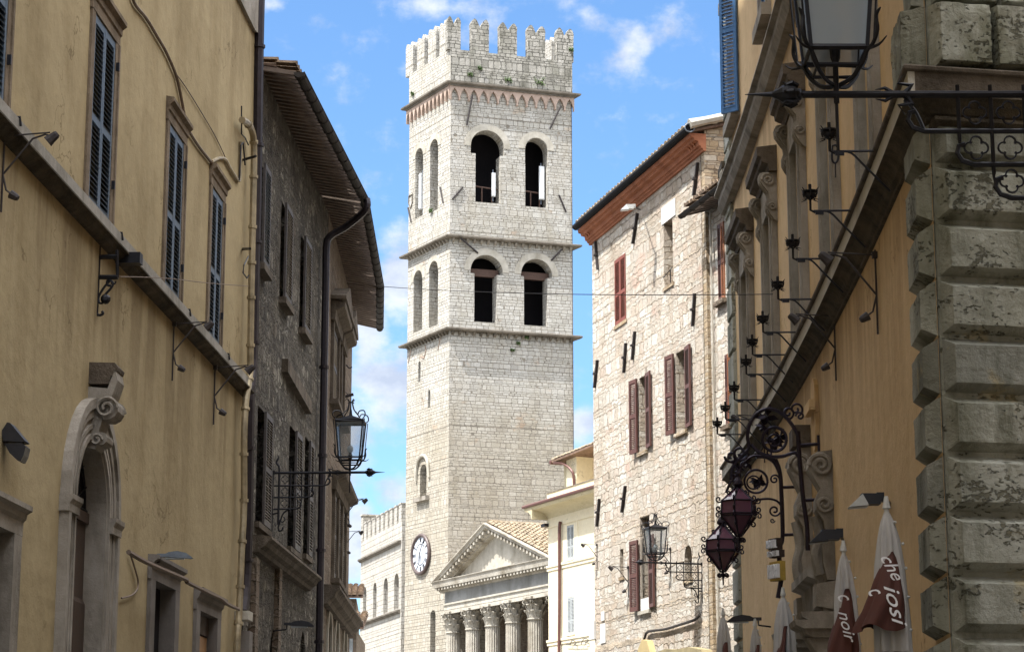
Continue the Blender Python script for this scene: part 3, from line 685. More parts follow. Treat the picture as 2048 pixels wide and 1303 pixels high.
# small twin spotlights on a wall rod (made once, copied)
def make_spot(label, group):
    r = thing('spotlight_bracket', label, 'spotlight', (0, 0, 0), group)
    I = Matrix.Identity(4); mb = MB()   # local: y outward from the wall, z up
    mb.tube([(0, .02, .10), (0, .02, -.72)], .011, 5); mb.tube([(0, .02, .05), (0, .47, .08)], .008, 5); mb.tube([(0, .02, -.34), (0, .30, .02), (0, .42, .06), (0, .5, .04)], .011, 5)
    mb.tube([(0, .02, -.34), (0, .06, -.5), (0, .13, -.55)], .010, 5); mb.box(I, -.03, .03, 0, .05, .02, .08)
    mb.build('arm', 'anchor_iron', r)
    h = MB(); h.lathe(Matrix.Translation((0, .5, .03)) @ Matrix.Rotation(radians(130), 4, 'X'), [(.03, -.06), (.042, -.04), (.05, .02), (.062, .07), (.055, .07)], 8); h.build('lamp_head', 'anchor_iron', r)
    h = MB(); h.lathe(Matrix.Translation((0, .14, -.56)) @ Matrix.Rotation(radians(60), 4, 'X'), [(.025, -.05), (.035, -.03), (.045, .04), (.04, .04)], 8); h.build('lamp_head', 'anchor_iron', r)
    return r
SPOT = make_spot('twin spotlight on an iron rod', 'small spotlights on iron rods')
used_spot = [False]
def spot(F, x, y, label, sc=1.):
    u, z = F.px(x, y); p = F.p(u, z, .0); rz = math.atan2(F.n[1], F.n[0])-pi/2
    if not used_spot[0]: used_spot[0] = True; r = SPOT; r.location = p; r.rotation_euler = (0, 0, rz); r.scale = (sc,)*3; r['label'] = label; return
    dup(SPOT, p, rz, label, sc)
spot(LY, 345, 655, 'twin spotlight on an iron rod, below the farthest shuttered window of the ochre house')
spot(LY, 427, 742, 'twin spotlight on an iron rod, next to the drainpipe of the ochre house', 1.1)
spot(LY, 5, 282, 'twin spotlight reaching over the string course at the left frame edge')
spot(SR, 1195, 1092, 'twin spotlight at the far left corner of the sunlit rubble house', .8)
spot(SR, 1258, 1138, 'twin spotlight left of the lowest brown shutters, on sunlit rubble', .95)
spot(SR, 1342, 1101, 'twin spotlight behind the lattice of the lantern bracket on sunlit rubble', .9)
spot(B3, 688, 1003, 'upper spotlight sticking out past the far edge of the brown house', 1.0)
spot(B3, 689, 1066, 'lower spotlight sticking out past the far edge of the brown house', .8)
spot(RY, 1755, 520, 'nearest twin spotlight across the string course of the right ochre palace', 1.05)
spot(RY, 1672, 640, 'middle twin spotlight across the string course of the right ochre palace', 1.0)
spot(RY, 1530, 838, 'farthest twin spotlight by the scrolled lantern bracket on the right ochre palace', .95)

# floodlights
def floodlight(F, x, y, h, label, wd, group, body='black_plastic', face='white_metal', yaw=0., tilt=0., arm=None, lip=True):
    u, z = F.px(x, y, h); p = F.p(u, z, h); r = thing('floodlight', label, 'floodlight', p, group)
    M = Matrix.Translation(p) @ Matrix.Rotation(yaw, 4, 'Z') @ Matrix.Rotation(tilt, 4, 'Y'); s = wd
    mb = MB(); mb.add([M @ Vector(q) for q in ((-.5*s, -.22*s, -.16*s), (-.5*s, .22*s, -.16*s), (-.12*s, .24*s, .20*s), (-.12*s, -.24*s, .20*s), (.05*s, -.24*s, -.12*s), (.05*s, .24*s, -.12*s))],
                      [(0, 1, 2, 3), (3, 2, 5, 4), (0, 4, 5, 1), (0, 3, 4), (1, 5, 2)])
    mb.build('reflector', face if lip else body, r)
    mb = MB(); mb.box(M, -.14*s, .38*s, -.2*s, .2*s, -.08*s, .22*s); mb.box(M, .30*s, .5*s, -.1*s, .1*s, .0, .26*s); mb.build('housing', body, r)
    mb = MB(); mb.add([M @ Vector(q) for q in ((-.49*s, -.2*s, -.185*s), (-.49*s, .2*s, -.185*s), (.03*s, .2*s, -.145*s), (.03*s, -.2*s, -.145*s))], [(0, 1, 2, 3)]); mb.build('glass', 'panel_white' if lip else 'frosted_glass', r)
    if arm: mb = MB(); mb.tube([M @ Vector((.42*s, 0, .1*s))]+[F.p(*F.px(ax, ay, ah), ah) for ax, ay, ah in arm], .018, 6); mb.build('arm', 'iron', r)
    return r
floodlight(RY, 1732, 1003, .55, 'floodlight with silver triangular reflector above the larger brown parasol', .30, 'floodlights on the right facade', yaw=0, arm=[(1778, 1005, .0)])
floodlight(RY, 1652, 1074, .6, 'black floodlight pointing at the carved doorway above the smaller brown parasol', .33, 'floodlights on the right facade', face='black_plastic', yaw=0, lip=False, arm=[(1686, 1080, .0)])
def streetlamp(F, x, y, h, label, s, mat, M0=None, flip=1):
    u, z = F.px(x, y, h); p = F.p(u, z, h); r = thing('wall_lamp', label, 'lamp', p)
    M = Matrix.Translation(p) @ (M0 or Matrix.Identity(4)); mb = MB()
    pr = [(.5*s, .02*s), (.30*s, .13*s), (0, .17*s), (-.32*s, .10*s), (-.55*s, -.07*s), (-.50*s, -.10*s), (.3*s, -.05*s), (.5*s, -.04*s)]
    mb.prism([M @ Vector((flip*a, -.12*s, b)) for a, b in pr], M.to_3x3() @ Vector((0, .24*s, 0))); mb.build('hood', mat, r)
    mb = MB(); mb.box(M, min(flip*.42*s, flip*.72*s), max(flip*.42*s, flip*.72*s), -.06*s, .06*s, -.03*s, .08*s); mb.build('fitting', mat, r)
    mb = MB(); mb.box(M, -.42*s, .25*s, -.09*s, .09*s, -.12*s, -.075*s); mb.build('diffuser', 'frosted_glass', r)
    mb = MB(); mb.tube([M @ Vector((flip*.6*s, 0, 0)), M @ Vector((flip*.62*s, 0, -.2*s)), F.p(u+.05, z-.25*s, 0)], .014, 5); mb.build('arm', 'iron', r); return r
streetlamp(RY, 1483, 1238, .45, 'dark wing-shaped wall lamp above the small closed parasol', .42, 'black_plastic')
streetlamp(LY, 355, 1111, .35, 'grey-blue wing-shaped wall lamp above the grey doorways on the left', .36, 'grey_metal', flip=-1)
streetlamp(B2, 603, 1248, .5, 'black boxy wall lamp over the dark arches of the rubble house', .42, 'black_plastic', flip=-1)
# twin floodlight left edge
Q = LY.perp(LY.px(8, 885)[0]); r = thing('floodlight', 'black twin floodlight on an arm at the left frame edge', 'floodlight', LY.p(*LY.px(5, 885)))
off = Vector(Q.p(0, 0, .09))-Q.p(0, 0, 0)
for nm, pl in (('lamp_head', [(7, 866), (19, 847), (25, 848), (55, 884), (50, 886), (12, 884)]), ('lamp_head', [(14, 889), (48, 888), (56, 895), (52, 912), (46, 924), (40, 923), (24, 908)])):
    MB().prism([Q.p(*Q.px(x, y), -.09) for x, y in pl], off*2).build(nm, 'black_plastic', r)
mb = MB(); qtube(mb, Q, [(-30, 886), (16, 885)], .025, 1); qtube(mb, Q, [(-30, 868), (10, 868)], .008, 1); mb.build('arm', 'rust_iron', r)
# ================================================================== DARK RUBBLE HOUSE
root = thing('stone_house', 'dark rubble house under a deep tiled eave, beyond the ochre house on the left', 'house', B2.p(38, 0))
u0 = B2.u_at(36.0); u1 = B2.u_at(46.0); ztop = 14.0
top = [(517, 530, 318, 530), (561, 575, 398, 598), (600, 613, 465, 658)]
mid_ = [(513, 537, 806, 1044), (577, 597, 846, 1093), (608, 620, 870, 1108)]
A1 = [q4(B2, a, b, c, d, 0) for a, b, c, d in top]; A2 = [q4(B2, a, b, c, d, 0) for a, b, c, d in mid_]
ar = [q4(B2, a, b, c, 1560, 0, (a+b)/2) for a, b, c in ((484, 516, 1228), (537, 551, 1252), (598, 608, 1258))]
holes = [(rect(*q), .3) for q in A1+A2]+[(arch(q[0], q[1], .05, q[3], 12, .35), .5) for q in ar]
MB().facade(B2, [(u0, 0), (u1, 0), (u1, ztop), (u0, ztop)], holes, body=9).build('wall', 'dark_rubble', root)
for i, q in enumerate(A1):
    s = MB(); s.fbox(B2, q[0]-.1, q[1]+.1, q[2]-.12, q[2]-.005, -.05, .14); wo_ = s.build('window', 'dark_trim', root)
    pane(B2, rect(*q), -.29, 'window_pane', 'painted_dark', wo_)
    leaf(B2.M(q[0]+.02, q[2]+.02, .06), q[1]-q[0]-.04, q[3]-q[2]-.04, 26, 'dark_shutter', 'pale_slat' if i else 'blue_shutter', wo_, rails=())  # slats coloured paler than their frames, standing for sky light on them
for q in A2:
    s = MB(); s.fbox(B2, q[0]-.08, q[1]+.08, q[2]-.10, q[2]-.005, -.05, .08); wo_ = s.build('window', 'dark_trim', root)
    pane(B2, rect(*q), -.29, 'window_pane', 'painted_dark', wo_); m_ = q[0]+(q[1]-q[0])*.40
    leaf(B2.M(m_, q[2]+.02, .03), q[1]-m_-.02, q[3]-q[2]-.04, 34, 'dark_shutter', 'pale_slat', wo_, rails=(.5,))
for q in ar: pane(B2, arch(q[0], q[1], .05, q[3], 12, .35), -.49, 'arch_opening', 'painted_dark', root)
zb = 6.05
MB().sweep(B2, [(-.02, zb+.02), (.30, zb), (.31, zb-.05), (.24, zb-.09), (.20, zb-.16), (.12, zb-.20), (.10, zb-.26), (-.02, zb-.28)], B2.px(507, 1050)[0], B2.px(643, 1155, .3)[0]).build('ledge', 'dark_trim', root)
# small buttress strips and hood below the ledge
mb = MB()
for x, y0, y1 in ((552, 1120, 1303), (505, 1115, 1225)): mb.fbox(B2, B2.px(x, 1150)[0]-.16, B2.px(x, 1150)[0]+.16, .05, B2.px(x, y0)[1], -.02, .09)
mb.build('pilaster', 'brown_rubble', root)
mb = MB(); a = B2.px(563, 730); b = B2.px(612, 797); mb.prism([B2.p(a[0], a[1]+.12), B2.p(b[0], a[1]-.05), B2.p(b[0], a[1]-.30), B2.p(a[0], a[1]-.12)], B2.p(0, 0, .12)-B2.p(0, 0, 0)); mb.build('worn_ledge', 'dark_trim', root)

def eave(F, root, u0, u1, zj, over, zg, gm='gutter', gr=.09, back=3.2, tilemat='tile', rsp=.22):
    """sloping tiled eave: soffit boards, rafters, tile ends and a half-round gutter"""
    slope = (zj-zg)/over; dn = Vector((F.n[0], F.n[1], -slope)).normalized(); ac = Vector((F.d[0], F.d[1], 0)); nr = ac.cross(dn)
    if nr.z < 0: nr = -nr
    z = lambda h: zj-slope*h
    # roof slab
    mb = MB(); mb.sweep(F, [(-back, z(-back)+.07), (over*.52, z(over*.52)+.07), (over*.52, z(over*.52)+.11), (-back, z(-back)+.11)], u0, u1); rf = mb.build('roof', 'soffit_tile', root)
    mb = MB(); n = int((u1-u0)/rsp)
    for i in range(n+1):
        u = u0+.05+(u1-u0-.1)*i/n
        mb.sweep(F, [(-.1, z(-.1)-.03), (over*.93, z(over*.93)-.02), (over*.93, z(over*.93)+.05), (-.1, z(-.1)+.068)], u-.038, u+.038)
    mb.build('rafter', 'brown_rafter', rf)['kind'] = 'stuff'
    mb = MB(); P = F.p(u0, z(-back)+.13, -back); L = (over+back)*math.sqrt(1+slope*slope)-.10
    tiles(mb, P, ac, dn, nr, u1-u0, L, .20, .33, .01, 4); mb.build('roof_tiles', tilemat, rf)
    mb = MB(); n = 8; zc = zg+.02; ring = lambda u, r: [F.p(u, zc+r*sin(pi+pi*k/n), over+.02-r*cos(pi+pi*k/n)*-1) for k in range(n+1)]
    a, b = ring(u0-.05, gr), ring(u1+.05, gr); o = a+b; m = n+1
    mb.add(o, [(k, k+1, m+k+1, m+k) for k in range(n)]+[tuple(range(m)), tuple(range(2*m-1, m-1, -1))])
    mb.tube([F.p(u0-.05, zc, over+.02+gr), F.p(u1+.05, zc, over+.02+gr)], .012, 5)
    k = u0+.1
    while k < u1: mb.tube([F.p(k, zc+(gr+.006)*sin(pi+pi*j/n), over+.02+(gr+.006)*cos(pi+pi*j/n)) for j in range(n+1)], .010, 4); k += .62
    mb.build('gutter', gm, root)
    return rf
plain('brown_rafter', (.17, .13, .105), .8, 0, .35, 6)
plain('pale_rafter', (.33, .29, .24), .8, 0, .35, 6)
def fix(u): return u
zj = 13.99; zg = 13.84
EV = line(-4.41-.0734*36.5, .0734, 1)
eave(EV, root, EV.u_at(36.45), EV.u_at(44.55), zj, .79, zg)
# downpipe
mb = MB(); us = B2.px(648, 800, .14)[0]
P = smooth_path([EV.p(EV.u_at(44.3), zg-.02, .88), EV.p(EV.u_at(44.3), zg-.25, .86), B2.p(us, zg-.50, .55), B2.p(us, zg-.72, .2), B2.p(us, zg-.95, .13), B2.p(us, zg-1.6, .13)], 5)
mb.tube(P+[B2.p(us, .1, .13)], .075, 8)
for z in (3, 4.9, 6.7, 8.6, 10.4): mb.tube([B2.p(us, z-.03, .13), B2.p(us, z+.03, .13)], .10, 8)
mb.build('drainpipe', 'dark_pipe', root)

# ================================================================== BROWN RUBBLE HOUSE
root = thing('stone_house', 'brown rubble house with pedimented windows at the bend, its eave end outlined against the sky', 'house', B3.p(50, 0))
u0 = B3.u_at(45.9); u1 = B3.u_at(54.6)
W3 = [q4(B3, 662, 673, 640, 795, 0), q4(B3, 679, 684, 690, 835, 0)]
W4 = [q4(B3, 664, 671, 978, 1150, 0), q4(B3, 673, 679, 995, 1165, 0), q4(B3, 681, 687, 1012, 1185, 0)]
ar = [q4(B3, a, b, c, 1560, 0, (a+b)/2) for a, b, c in ((651, 658, 1212), (666, 673, 1225), (683, 689, 1240))]
holes = [(rect(*q), .28) for q in W3+W4]+[(arch(q[0], q[1], .05, q[3], 12, .3), .5) for q in ar]
MB().facade(B3, [(u0, 0), (u1, 0), (u1, ztop), (u0, ztop)], holes, body=9).build('wall', 'brown_rubble', root)
for i, q in enumerate(W3+W4):
    s = MB(); s.fbox(B3, q[0]-.18, q[0]-.002, q[2]-.1, q[3], -.02, .07); s.fbox(B3, q[1]+.002, q[1]+.18, q[2]-.1, q[3], -.02, .07); s.fbox(B3, q[0]-.3, q[1]+.3, q[2]-.2, q[2]-.102, -.02, .2)
    s.sweep(B3, [(-.02, q[3]+.003), (.10, q[3]+.003), (.12, q[3]+.2), (.30, q[3]+.28), (.32, q[3]+.36), (-.02, q[3]+.42)], q[0]-.35, q[1]+.35)
    if i < 2:
        c = (q[0]+q[1])/2; w_ = (q[1]-q[0])/2+.45
        s.prism([B3.p(c-w_, q[3]+.43), B3.p(c+w_, q[3]+.43), B3.p(c+w_, q[3]+.5), B3.p(c, q[3]+.95), B3.p(c-w_, q[3]+.5)], B3.p(0, 0, .34)-B3.p(0, 0, 0))
    wo_ = s.build('window', 'brown_frame', root) if 'brown_frame' in MATS else s.build('window', 'dark_trim', root)
    pane(B3, rect(*q), -.27, 'window_pane', 'painted_dark', wo_)
    leaf(B3.M(q[0]+.02, q[2]+.02, -.02), q[1]-q[0]-.04, q[3]-q[2]-.04, 34, 'dark_shutter', 'pale_slat', wo_, rails=(.5,))
for q in ar:
    pane(B3, arch(q[0], q[1], .05, q[3], 12, .3), -.49, 'arch_opening', 'painted_dark', root)
    m = MB(); archring(m, B3, q[0], q[1], .05, q[3]-.1, .18, -.02, .05); m.build('arch_surround', 'pale_trim', root)
zb = 6.13
MB().sweep(B3, [(-.02, zb+.03), (.36, zb), (.37, zb-.07), (.30, zb-.12), (.26, zb-.22), (.16, zb-.28), (.12, zb-.36), (-.02, zb-.38)], B3.u_at(45.8), u1+.08).build('ledge', 'pink_brown', root) if 'pink_brown' in MATS else MB().sweep(B3, [(-.02, zb+.03), (.36, zb), (.37, zb-.07), (.30, zb-.12), (.26, zb-.22), (.16, zb-.28), (.12, zb-.36), (-.02, zb-.38)], B3.u_at(45.8), u1+.08).build('ledge', 'dark_trim', root)
EV2 = line(-2.98-.85+.0156*44.4, -.0156, 1); EV3 = line(-3.10-.85+.0587*52.1, -.0587, 1)
eave(EV2, root, EV2.u_at(44.6), EV2.u_at(52.1), zj, .79, zg); eave(EV3, root, EV3.u_at(52.05), EV3.u_at(56.7), zj, .79, zg-.03)
# bits of ironwork poking past the far edge
def ironbit(F, x, y, pts, label, r=.016, name='iron_hook', cat='hook', k=3):
    Q = F.perp(F.px(x, y)[0]); mb = MB(); qtube(mb, Q, pts, r, k, 5); return tag(mb.build(name, 'anchor_iron', origin=F.p(*F.px(x, y))), label, cat)
ironbit(B3, 686, 680, [(684, 680), (692, 680), (695, 685), (697, 680)], 'upper curled hook on the far edge of the brown house, under the eave')
ironbit(B3, 686, 726, [(684, 726), (693, 730), (699, 736), (704, 733)], 'lower curled hook on the far edge of the brown house')
mb = MB(); Q = B3.perp(B3.px(686, 790)[0]); qtube(mb, Q, [(684, 794), (707, 788)], .035, 1); qtube(mb, Q, [(684, 778), (698, 790), (686, 806)], .010, 1)
tag(mb.build('pipe_stub', 'anchor_iron', origin=B3.p(*B3.px(686, 790))), 'short pipe on wire stays above the street lantern, edge of the brown house', 'pipe')
ironbit(B3, 689, 1040, [(688, 1042), (696, 1036), (698, 1046), (693, 1052)], 'small bracket with hook between the two spotlights of the brown house')

# ================================================================== DISTANT HOUSES
D = Fr((-9.2, 104), (1, .05), 1)
def box_house(name, label, F, xl, xr, yt, roofpts, wallmat, windows=(), deep=8, eave_h=.5, roofmat='tile'):
    u0 = F.px(xl, yt)[0]; u1 = F.px(xr, yt)[0]; zt = F.px((xl+xr)/2, yt)[1]
    r = thing(name, label, 'house', F.p((u0+u1)/2, 0)); W = [q4(F, *q) for q in windows]
    MB().facade(F, [(u0, 0), (u1, 0), (u1, zt), (u0, zt)], [(rect(*q), .2) for q in W], body=deep).build('wall', wallmat, r)
    for q in W:
        pane(F, rect(*q), -.19, 'window_pane', 'window_glass', r)
        leaf(F.M(q[0]+.02, q[2]+.02, -.03), q[1]-q[0]-.04, q[3]-q[2]-.04, 18, 'grey_shutter', None, r, rails=(.5,))
    mb = MB(); mb.prism([F.p(u0-.3, zt-.02, eave_h), F.p(u1+.3, zt-.02, eave_h), F.p(u1+.3, zt+.9, -deep*.5), F.p(u0-.3, zt+.9, -deep*.5)], Vector((0, 0, .08)))
    rf = mb.build('roof', 'soffit_tile', r); dn = Vector((F.n[0]*(deep*.5+eave_h), F.n[1]*(deep*.5+eave_h), -.92)); L = dn.length; dn.normalize(); ac = Vector((*F.d, 0)); nr = ac.cross(dn); nr = nr if nr.z > 0 else -nr
    mb = MB(); tiles(mb, F.p(u0-.3, zt+1.0, -deep*.5), ac, dn, nr, u1-u0+.6, L, .26, .42); mb.build('roof_tiles', roofmat, rf); return r
box_house('distant_house', 'small far house with tiled roof seen left of the white palace, upper roof', D, 668, 713, 1196, None, 'brown_rubble')
D2 = Fr((-7.6, 92), (1, .02), 1)
box_house('distant_house', 'low brown house with reddish eave wedged between the brown house and the white palace', D2, 668, 713, 1258, None, 'grey_render_w' if 'grey_render_w' in MATS else 'brown_rubble', windows=[(698, 706, 1275, 1330)])

# ================================================================== BATTLEMENTED PALACE
root = thing('battlemented_palace', 'low white palace with square battlements and four arched windows, left of the tower', 'palace', PC.p(6, 0))
uR = PC.u_at(142.6); uL = PC.u_at(154.0)
zcr = PC.px(760, 1068)[1]-1.0
wn = [q4(PC, a, b, c, d, 0, (a+b)/2) for a, b, c, d in ((726, 732.5, 1173, 1240), (746, 753, 1165, 1233), (767, 775.5, 1154, 1225), (788, 797.5, 1144, 1218))]
zw1 = sum(q[3] for q in wn)/4; zw0 = sum(q[2] for q in wn)/4
holes = [(arch(q[0], q[1], zw0, zw1, 10), .45) for q in wn]
z_mt = PC.px(789, 1014)[1]; z_mb = z_mt-1.15
MB().facade(PC, [(uR, 0), (uL, 0), (uL, z_mb), (uR, z_mb)], holes, body=.6).build('wall', 'palace_stone', root)
e = PC.p(uL, 0); F2 = Fr((e.x, e.y), (PC.n[0], PC.n[1]), n=(PC.d[0], PC.d[1]))
MB().fbox(F2, -9, -.6, 0, z_mb, -11, -.02).build('rear_block', 'palace_stone', root)
for q in wn: pane(PC, arch(q[0], q[1], zw0, zw1, 10), -.44, 'window_pane', 'painted_dark', root)
nM = 9; pitch = (uL-uR-.5)/nM
for i in range(nM):
    a = uR+.1+i*pitch+.12; m = MB(); m.fbox(PC, a, a+pitch*.56, z_mb-.01, z_mt, -.42, -.003); m.fbox(PC, a-.03, a+pitch*.56+.03, z_mt, z_mt+.07, -.46, .04)
    m.build('merlon', 'palace_stone', root)
m = MB(); m.fbox(PC, uL-.55, uL+.02, z_mb-.012, z_mt+.62, -2.4, .02); m.fbox(PC, uL-.62, uL+.09, z_mt+.62, z_mt+.72, -2.5, .09); m.build('corner_turret', 'palace_stone', root)
def band(F, root, u0, u1, z, th=.22, pr=.22, mat='band_stone', name='string_course'):
    return MB().sweep(F, [(-.02, z+.02), (pr, z), (pr, z-th*.45), (pr*.6, z-th*.7), (pr*.4, z-th), (-.02, z-th)], u0, u1).build(name, mat, root)
band(PC, root, uR+.2, uL+.1, PC.px(760, 1100)[1]); band(PC, root, uR+.2, uL+.12, PC.px(756, 1234)[1])

# ================================================================== TOWER
root = thing('bell_tower', 'tall square white stone bell tower with swallowtail battlements and arched belfry openings', 'tower', (-3.9, 137, 0))
LT = TL.u_at(142.23); LR = 8.19
zc = {k: TR.px(889, y)[1] for k, y in (('c1', 163), ('c2', 470), ('c3', 655))}
zcren = TR.px(1000, 112)[1]+.05; zmer = TR.px(1016, 45)[1]
# sunlit side holes
def aq(F, xl, xr, yt, yb): q = q4(F, xl, xr, yt, yb, 0, (xl+xr)/2); return q
hl = []
def pa(F, q, dep, pt=.0, n=12): return (arch(q[0], q[1], q[2], q[3], n, pt), dep)
LW = [aq(TL, 830.5, 846, 297, 434), aq(TL, 860, 876, 279, 422), aq(TL, 827, 844.6, 541, 662), aq(TL, 858, 876, 522, 652)]
for q in LW: hl.append(pa(TL, q, .95))
SLT = [aq(TL, 836.5, 841, 722, 763), aq(TL, 856, 860.5, 779, 815)]
for q in SLT: hl.append(pa(TL, q, .4))
LWw = aq(TL, 840, 853, 928, 993); hl.append(pa(TL, LWw, .6))
LB = aq(TL, 860, 870.5, 1219, 1420); hl.append(pa(TL, LB, .6))
T1 = MB(); T1.facade(TL, [(0, 0), (LT, 0), (LT, zcren), (0, zcren)], hl); 
# street side: stepped arched openings
def stepped(F, q_top, q_low, ysp, pt=0.):
    """wide arch above a narrower rectangular opening, one outline"""
    x0, x1, yt = q_top; n0, n1, yb = q_low
    U0 = F.px(x0, yt+30)[0]; U1 = F.px(x1, yt+30)[0]; zt = F.px((x0+x1)/2, yt)[1]; zs = F.px((x0+x1)/2, ysp)[1]
    V0 = F.px(n0, ysp+40)[0]; V1 = F.px(n1, ysp+40)[0]; zb = F.px((n0+n1)/2, yb)[1]
    a = arch(U0, U1, zs, zt, 14, pt); pts = [(V0, zb), (V1, zb), (V1, zs), (U1, zs)]+a[2:]
    out = []
    for p in pts+[(U0, zs), (V0, zs)]:
        if not out or (abs(p[0]-out[-1][0])+abs(p[1]-out[-1][1])) > 1e-4: out.append(p)
    return out, (U0, U1, zs, zt, V0, V1, zb)
S1, s1 = stepped(TR, (941.5, 1008, 261), (951, 1001, 405), 309); S2, s2 = stepped(TR, (1050, 1095.5, 276), (1050.5, 1095, 414), 330, .12)
S3, s3 = stepped(TR, (941, 1005, 510), (948.7, 994, 644), 548); S4, s4 = stepped(TR, (1042, 1104, 518), (1048, 1095, 651), 554)
T2 = MB(); T2.facade(TR, [(0, 0), (LR, 0), (LR, zcren), (0, zcren)], [(s, .95) for s in (S1, S2, S3, S4)])
T1.build('wall', 'tower_stone_lit' if 'tower_stone_lit' in MATS else 'tower_stone', root); T2.build('wall', 'tower_stone', root)
C = Vector((-3.9, 137, 0)); Rv = TR.p(LR, 0)-C; Lv = TL.p(LT, 0)-C
TBL = Fr((C+Lv)[:2], (Rv.x, Rv.y), n=(-TR.n[0], -TR.n[1])); TBR = Fr((C+Rv)[:2], (Lv.x, Lv.y), n=(-TL.n[0], -TL.n[1]))
MB().facade(TBL, [(0, 0), (LR, 0), (LR, zcren), (0, zcren)]).build('wall', 'tower_stone', root)
MB().facade(TBR, [(0, 0), (LT, 0), (LT, zcren), (0, zcren)]).build('wall', 'tower_stone', root)
# inner shell, floors
mb = MB(); ins = lambda F, L, z0, z1: mb.fbox(F, 1.0, L-1.0, z0, z1, -1.3, -1.15)
def para(z0, z1, k=.0):
    a = C+(Rv.normalized()+Lv.normalized())*k; b = C+Rv+(-Rv.normalized()+Lv.normalized())*k; c = C+Rv+Lv-(Rv.normalized()+Lv.normalized())*k; d = C+Lv+(Rv.normalized()-Lv.normalized())*k
    return [Vector((p.x, p.y, z0)) for p in (a, b, c, d)]
for z in (zc['c3']-.3, zc['c2']-.3, zc['c1']-.2): mb.prism(para(z, z, .06), Vector((0, 0, .25)))
mb.build('floor', 'painted_dark', root)
mb = MB(); mb.prism([TR.p(.9, zc['c3'], -3.), TR.p(LR-.4, zc['c3'], -3.), TR.p(LR-.4, zc['c1']-.3, -3.), TR.p(.9, zc['c1']-.3, -3.)], TR.p(0, 0, .2)-TR.p(0, 0, 0)); mb.build('dark_backing', 'painted_dark', root)  # unseen partition added so the belfry openings stay dark
for q in LW: pane(TL, arch(q[0], q[1], q[2], q[3], 12), -1.3, 'dark_backing', 'painted_dark', root)
for q in SLT+[LWw, LB]: pane(TL, arch(q[0], q[1], q[2], q[3], 12), -.39 if q in SLT else -.59, 'window_pane', 'painted_dark', root)
# arch rings slightly proud of the wall
def ringarc(F, c, zs, r, w_, pr, mat, name, root, n=18, a0=0, a1=pi):
    mb = MB(); vs = []
    for i in range(n+1):
        a = a0+(a1-a0)*i/n
        for rr, h in ((r, -.01), (r, pr), (r+w_, pr), (r+w_, -.01)): vs.append(F.p(c+rr*cos(a), zs+rr*sin(a), h))
    fs = []
    for i in range(n):
        o = i*4; fs += [(o, o+1, o+5, o+4), (o+1, o+2, o+6, o+5), (o+2, o+3, o+7, o+6)]
    mb.add(vs, fs+[(0, 1, 2, 3), (n*4, n*4+1, n*4+2, n*4+3)]); return mb.build(name, mat, root)
for s in (s1, s2, s3, s4):
    r = (s[1]-s[0])/2; ringarc(TR, (s[0]+s[1])/2, s[3]-r, r+.005, .42, .035, 'pale_trim', 'arch_ring', root)
for q in LW:
    r = (q[1]-q[0])/2; ringarc(TL, (q[0]+q[1])/2, q[3]-r, r+.005, .38, .03, 'pale_trim', 'arch_ring', root)
r = (LWw[1]-LWw[0])/2; cc_ = (LWw[0]+LWw[1])/2
mb = MB(); P = [TL.p(cc_-r*2.0, LWw[3]-r*2.1, .06)]+[TL.p(cc_+r*1.85*cos(pi-pi*k/12), LWw[3]-r+.10+r*2.0*sin(pi*k/12), .09) for k in range(13)]+[TL.p(cc_+r*2.0, LWw[3]-r*2.1, .06)]
mb.tube(P, .11, 6); mb.build('hood_mould', 'pale_trim', root)
MB().fbox(TL, cc_-r*1.9, cc_+r*1.9, LWw[2]-.28, LWw[2]-.004, -.02, .28).build('sill', 'trim_stone', root)
# timber lintels, railings inside the openings
plain('rust_wood', (.085, .05, .038), .8, 0, .3)
for s in (s3, s4): MB().fbox(TR, s[4]-.25, s[5]+.25, s[2]-.05, s[2]+.42, -.75, -.5).build('timber_lintel', 'rust_wood', root)
for s in (s1, s2):
    mb = MB()
    mb.tube([TR.p(s[4], s[6]+1.15, -.5), TR.p(s[5], s[6]+1.05, -.5)], .05, 5)
    for k in (.35, .75): mb.tube([TR.p(s[4]+(s[5]-s[4])*k, s[6], -.5), TR.p(s[4]+(s[5]-s[4])*k, s[6]+1.1, -.5)], .045, 5)
    mb.build('railing', 'rust_wood', root)
# cornices with corbels around both visible sides (and the hidden ones)
def ring_profile(prof, name, mat, root):
    """prof (out, z) loop mitred around the tower footprint"""
    cs = [C, C+Rv, C+Rv+Lv, C+Lv]; dirs = [(cs[(i+1) % 4]-cs[i]).normalized() for i in range(4)]
    nrm = [Vector((d.y, -d.x, 0)) for d in dirs]
    mb = MB(); n = len(prof); vs = []
    for i in range(4):
        n0, n1 = nrm[i-1], nrm[i]; bis = (n0+n1); bis = bis/bis.dot(n1) if abs(bis.dot(n1)) > 1e-6 else n1
        for (o, z) in prof: q = cs[i]+bis*o; vs.append((q.x, q.y, z))
    fs = []
    for i in range(4):
        j = (i+1) % 4
        for k in range(n): fs.append((i*n+k, i*n+(k+1) % n, j*n+(k+1) % n, j*n+k))
    mb.add(vs, fs); return mb.build(name, mat, root)
for key in ('c1', 'c2', 'c3'):
    z = zc[key]; c_ = ring_profile([(-.05, z+.04), (.30, z+.03), (.42, z-.02), (.42, z-.11), (.34, z-.18), (-.05, z-.18)], 'cornice', 'band_stone', root)
    for F, L in ((TR, LR), (TL, LT)):
        k = .12
        while k < L: MB().sweep(F, [(-.02, z-.40), (.12, z-.38), (.25, z-.26), (.25, z-.175), (-.02, z-.175)], k, k+.14).build('corbel', 'band_stone' if key != 'c2' else 'trim_stone', c_); k += .46 if F is TR else .42
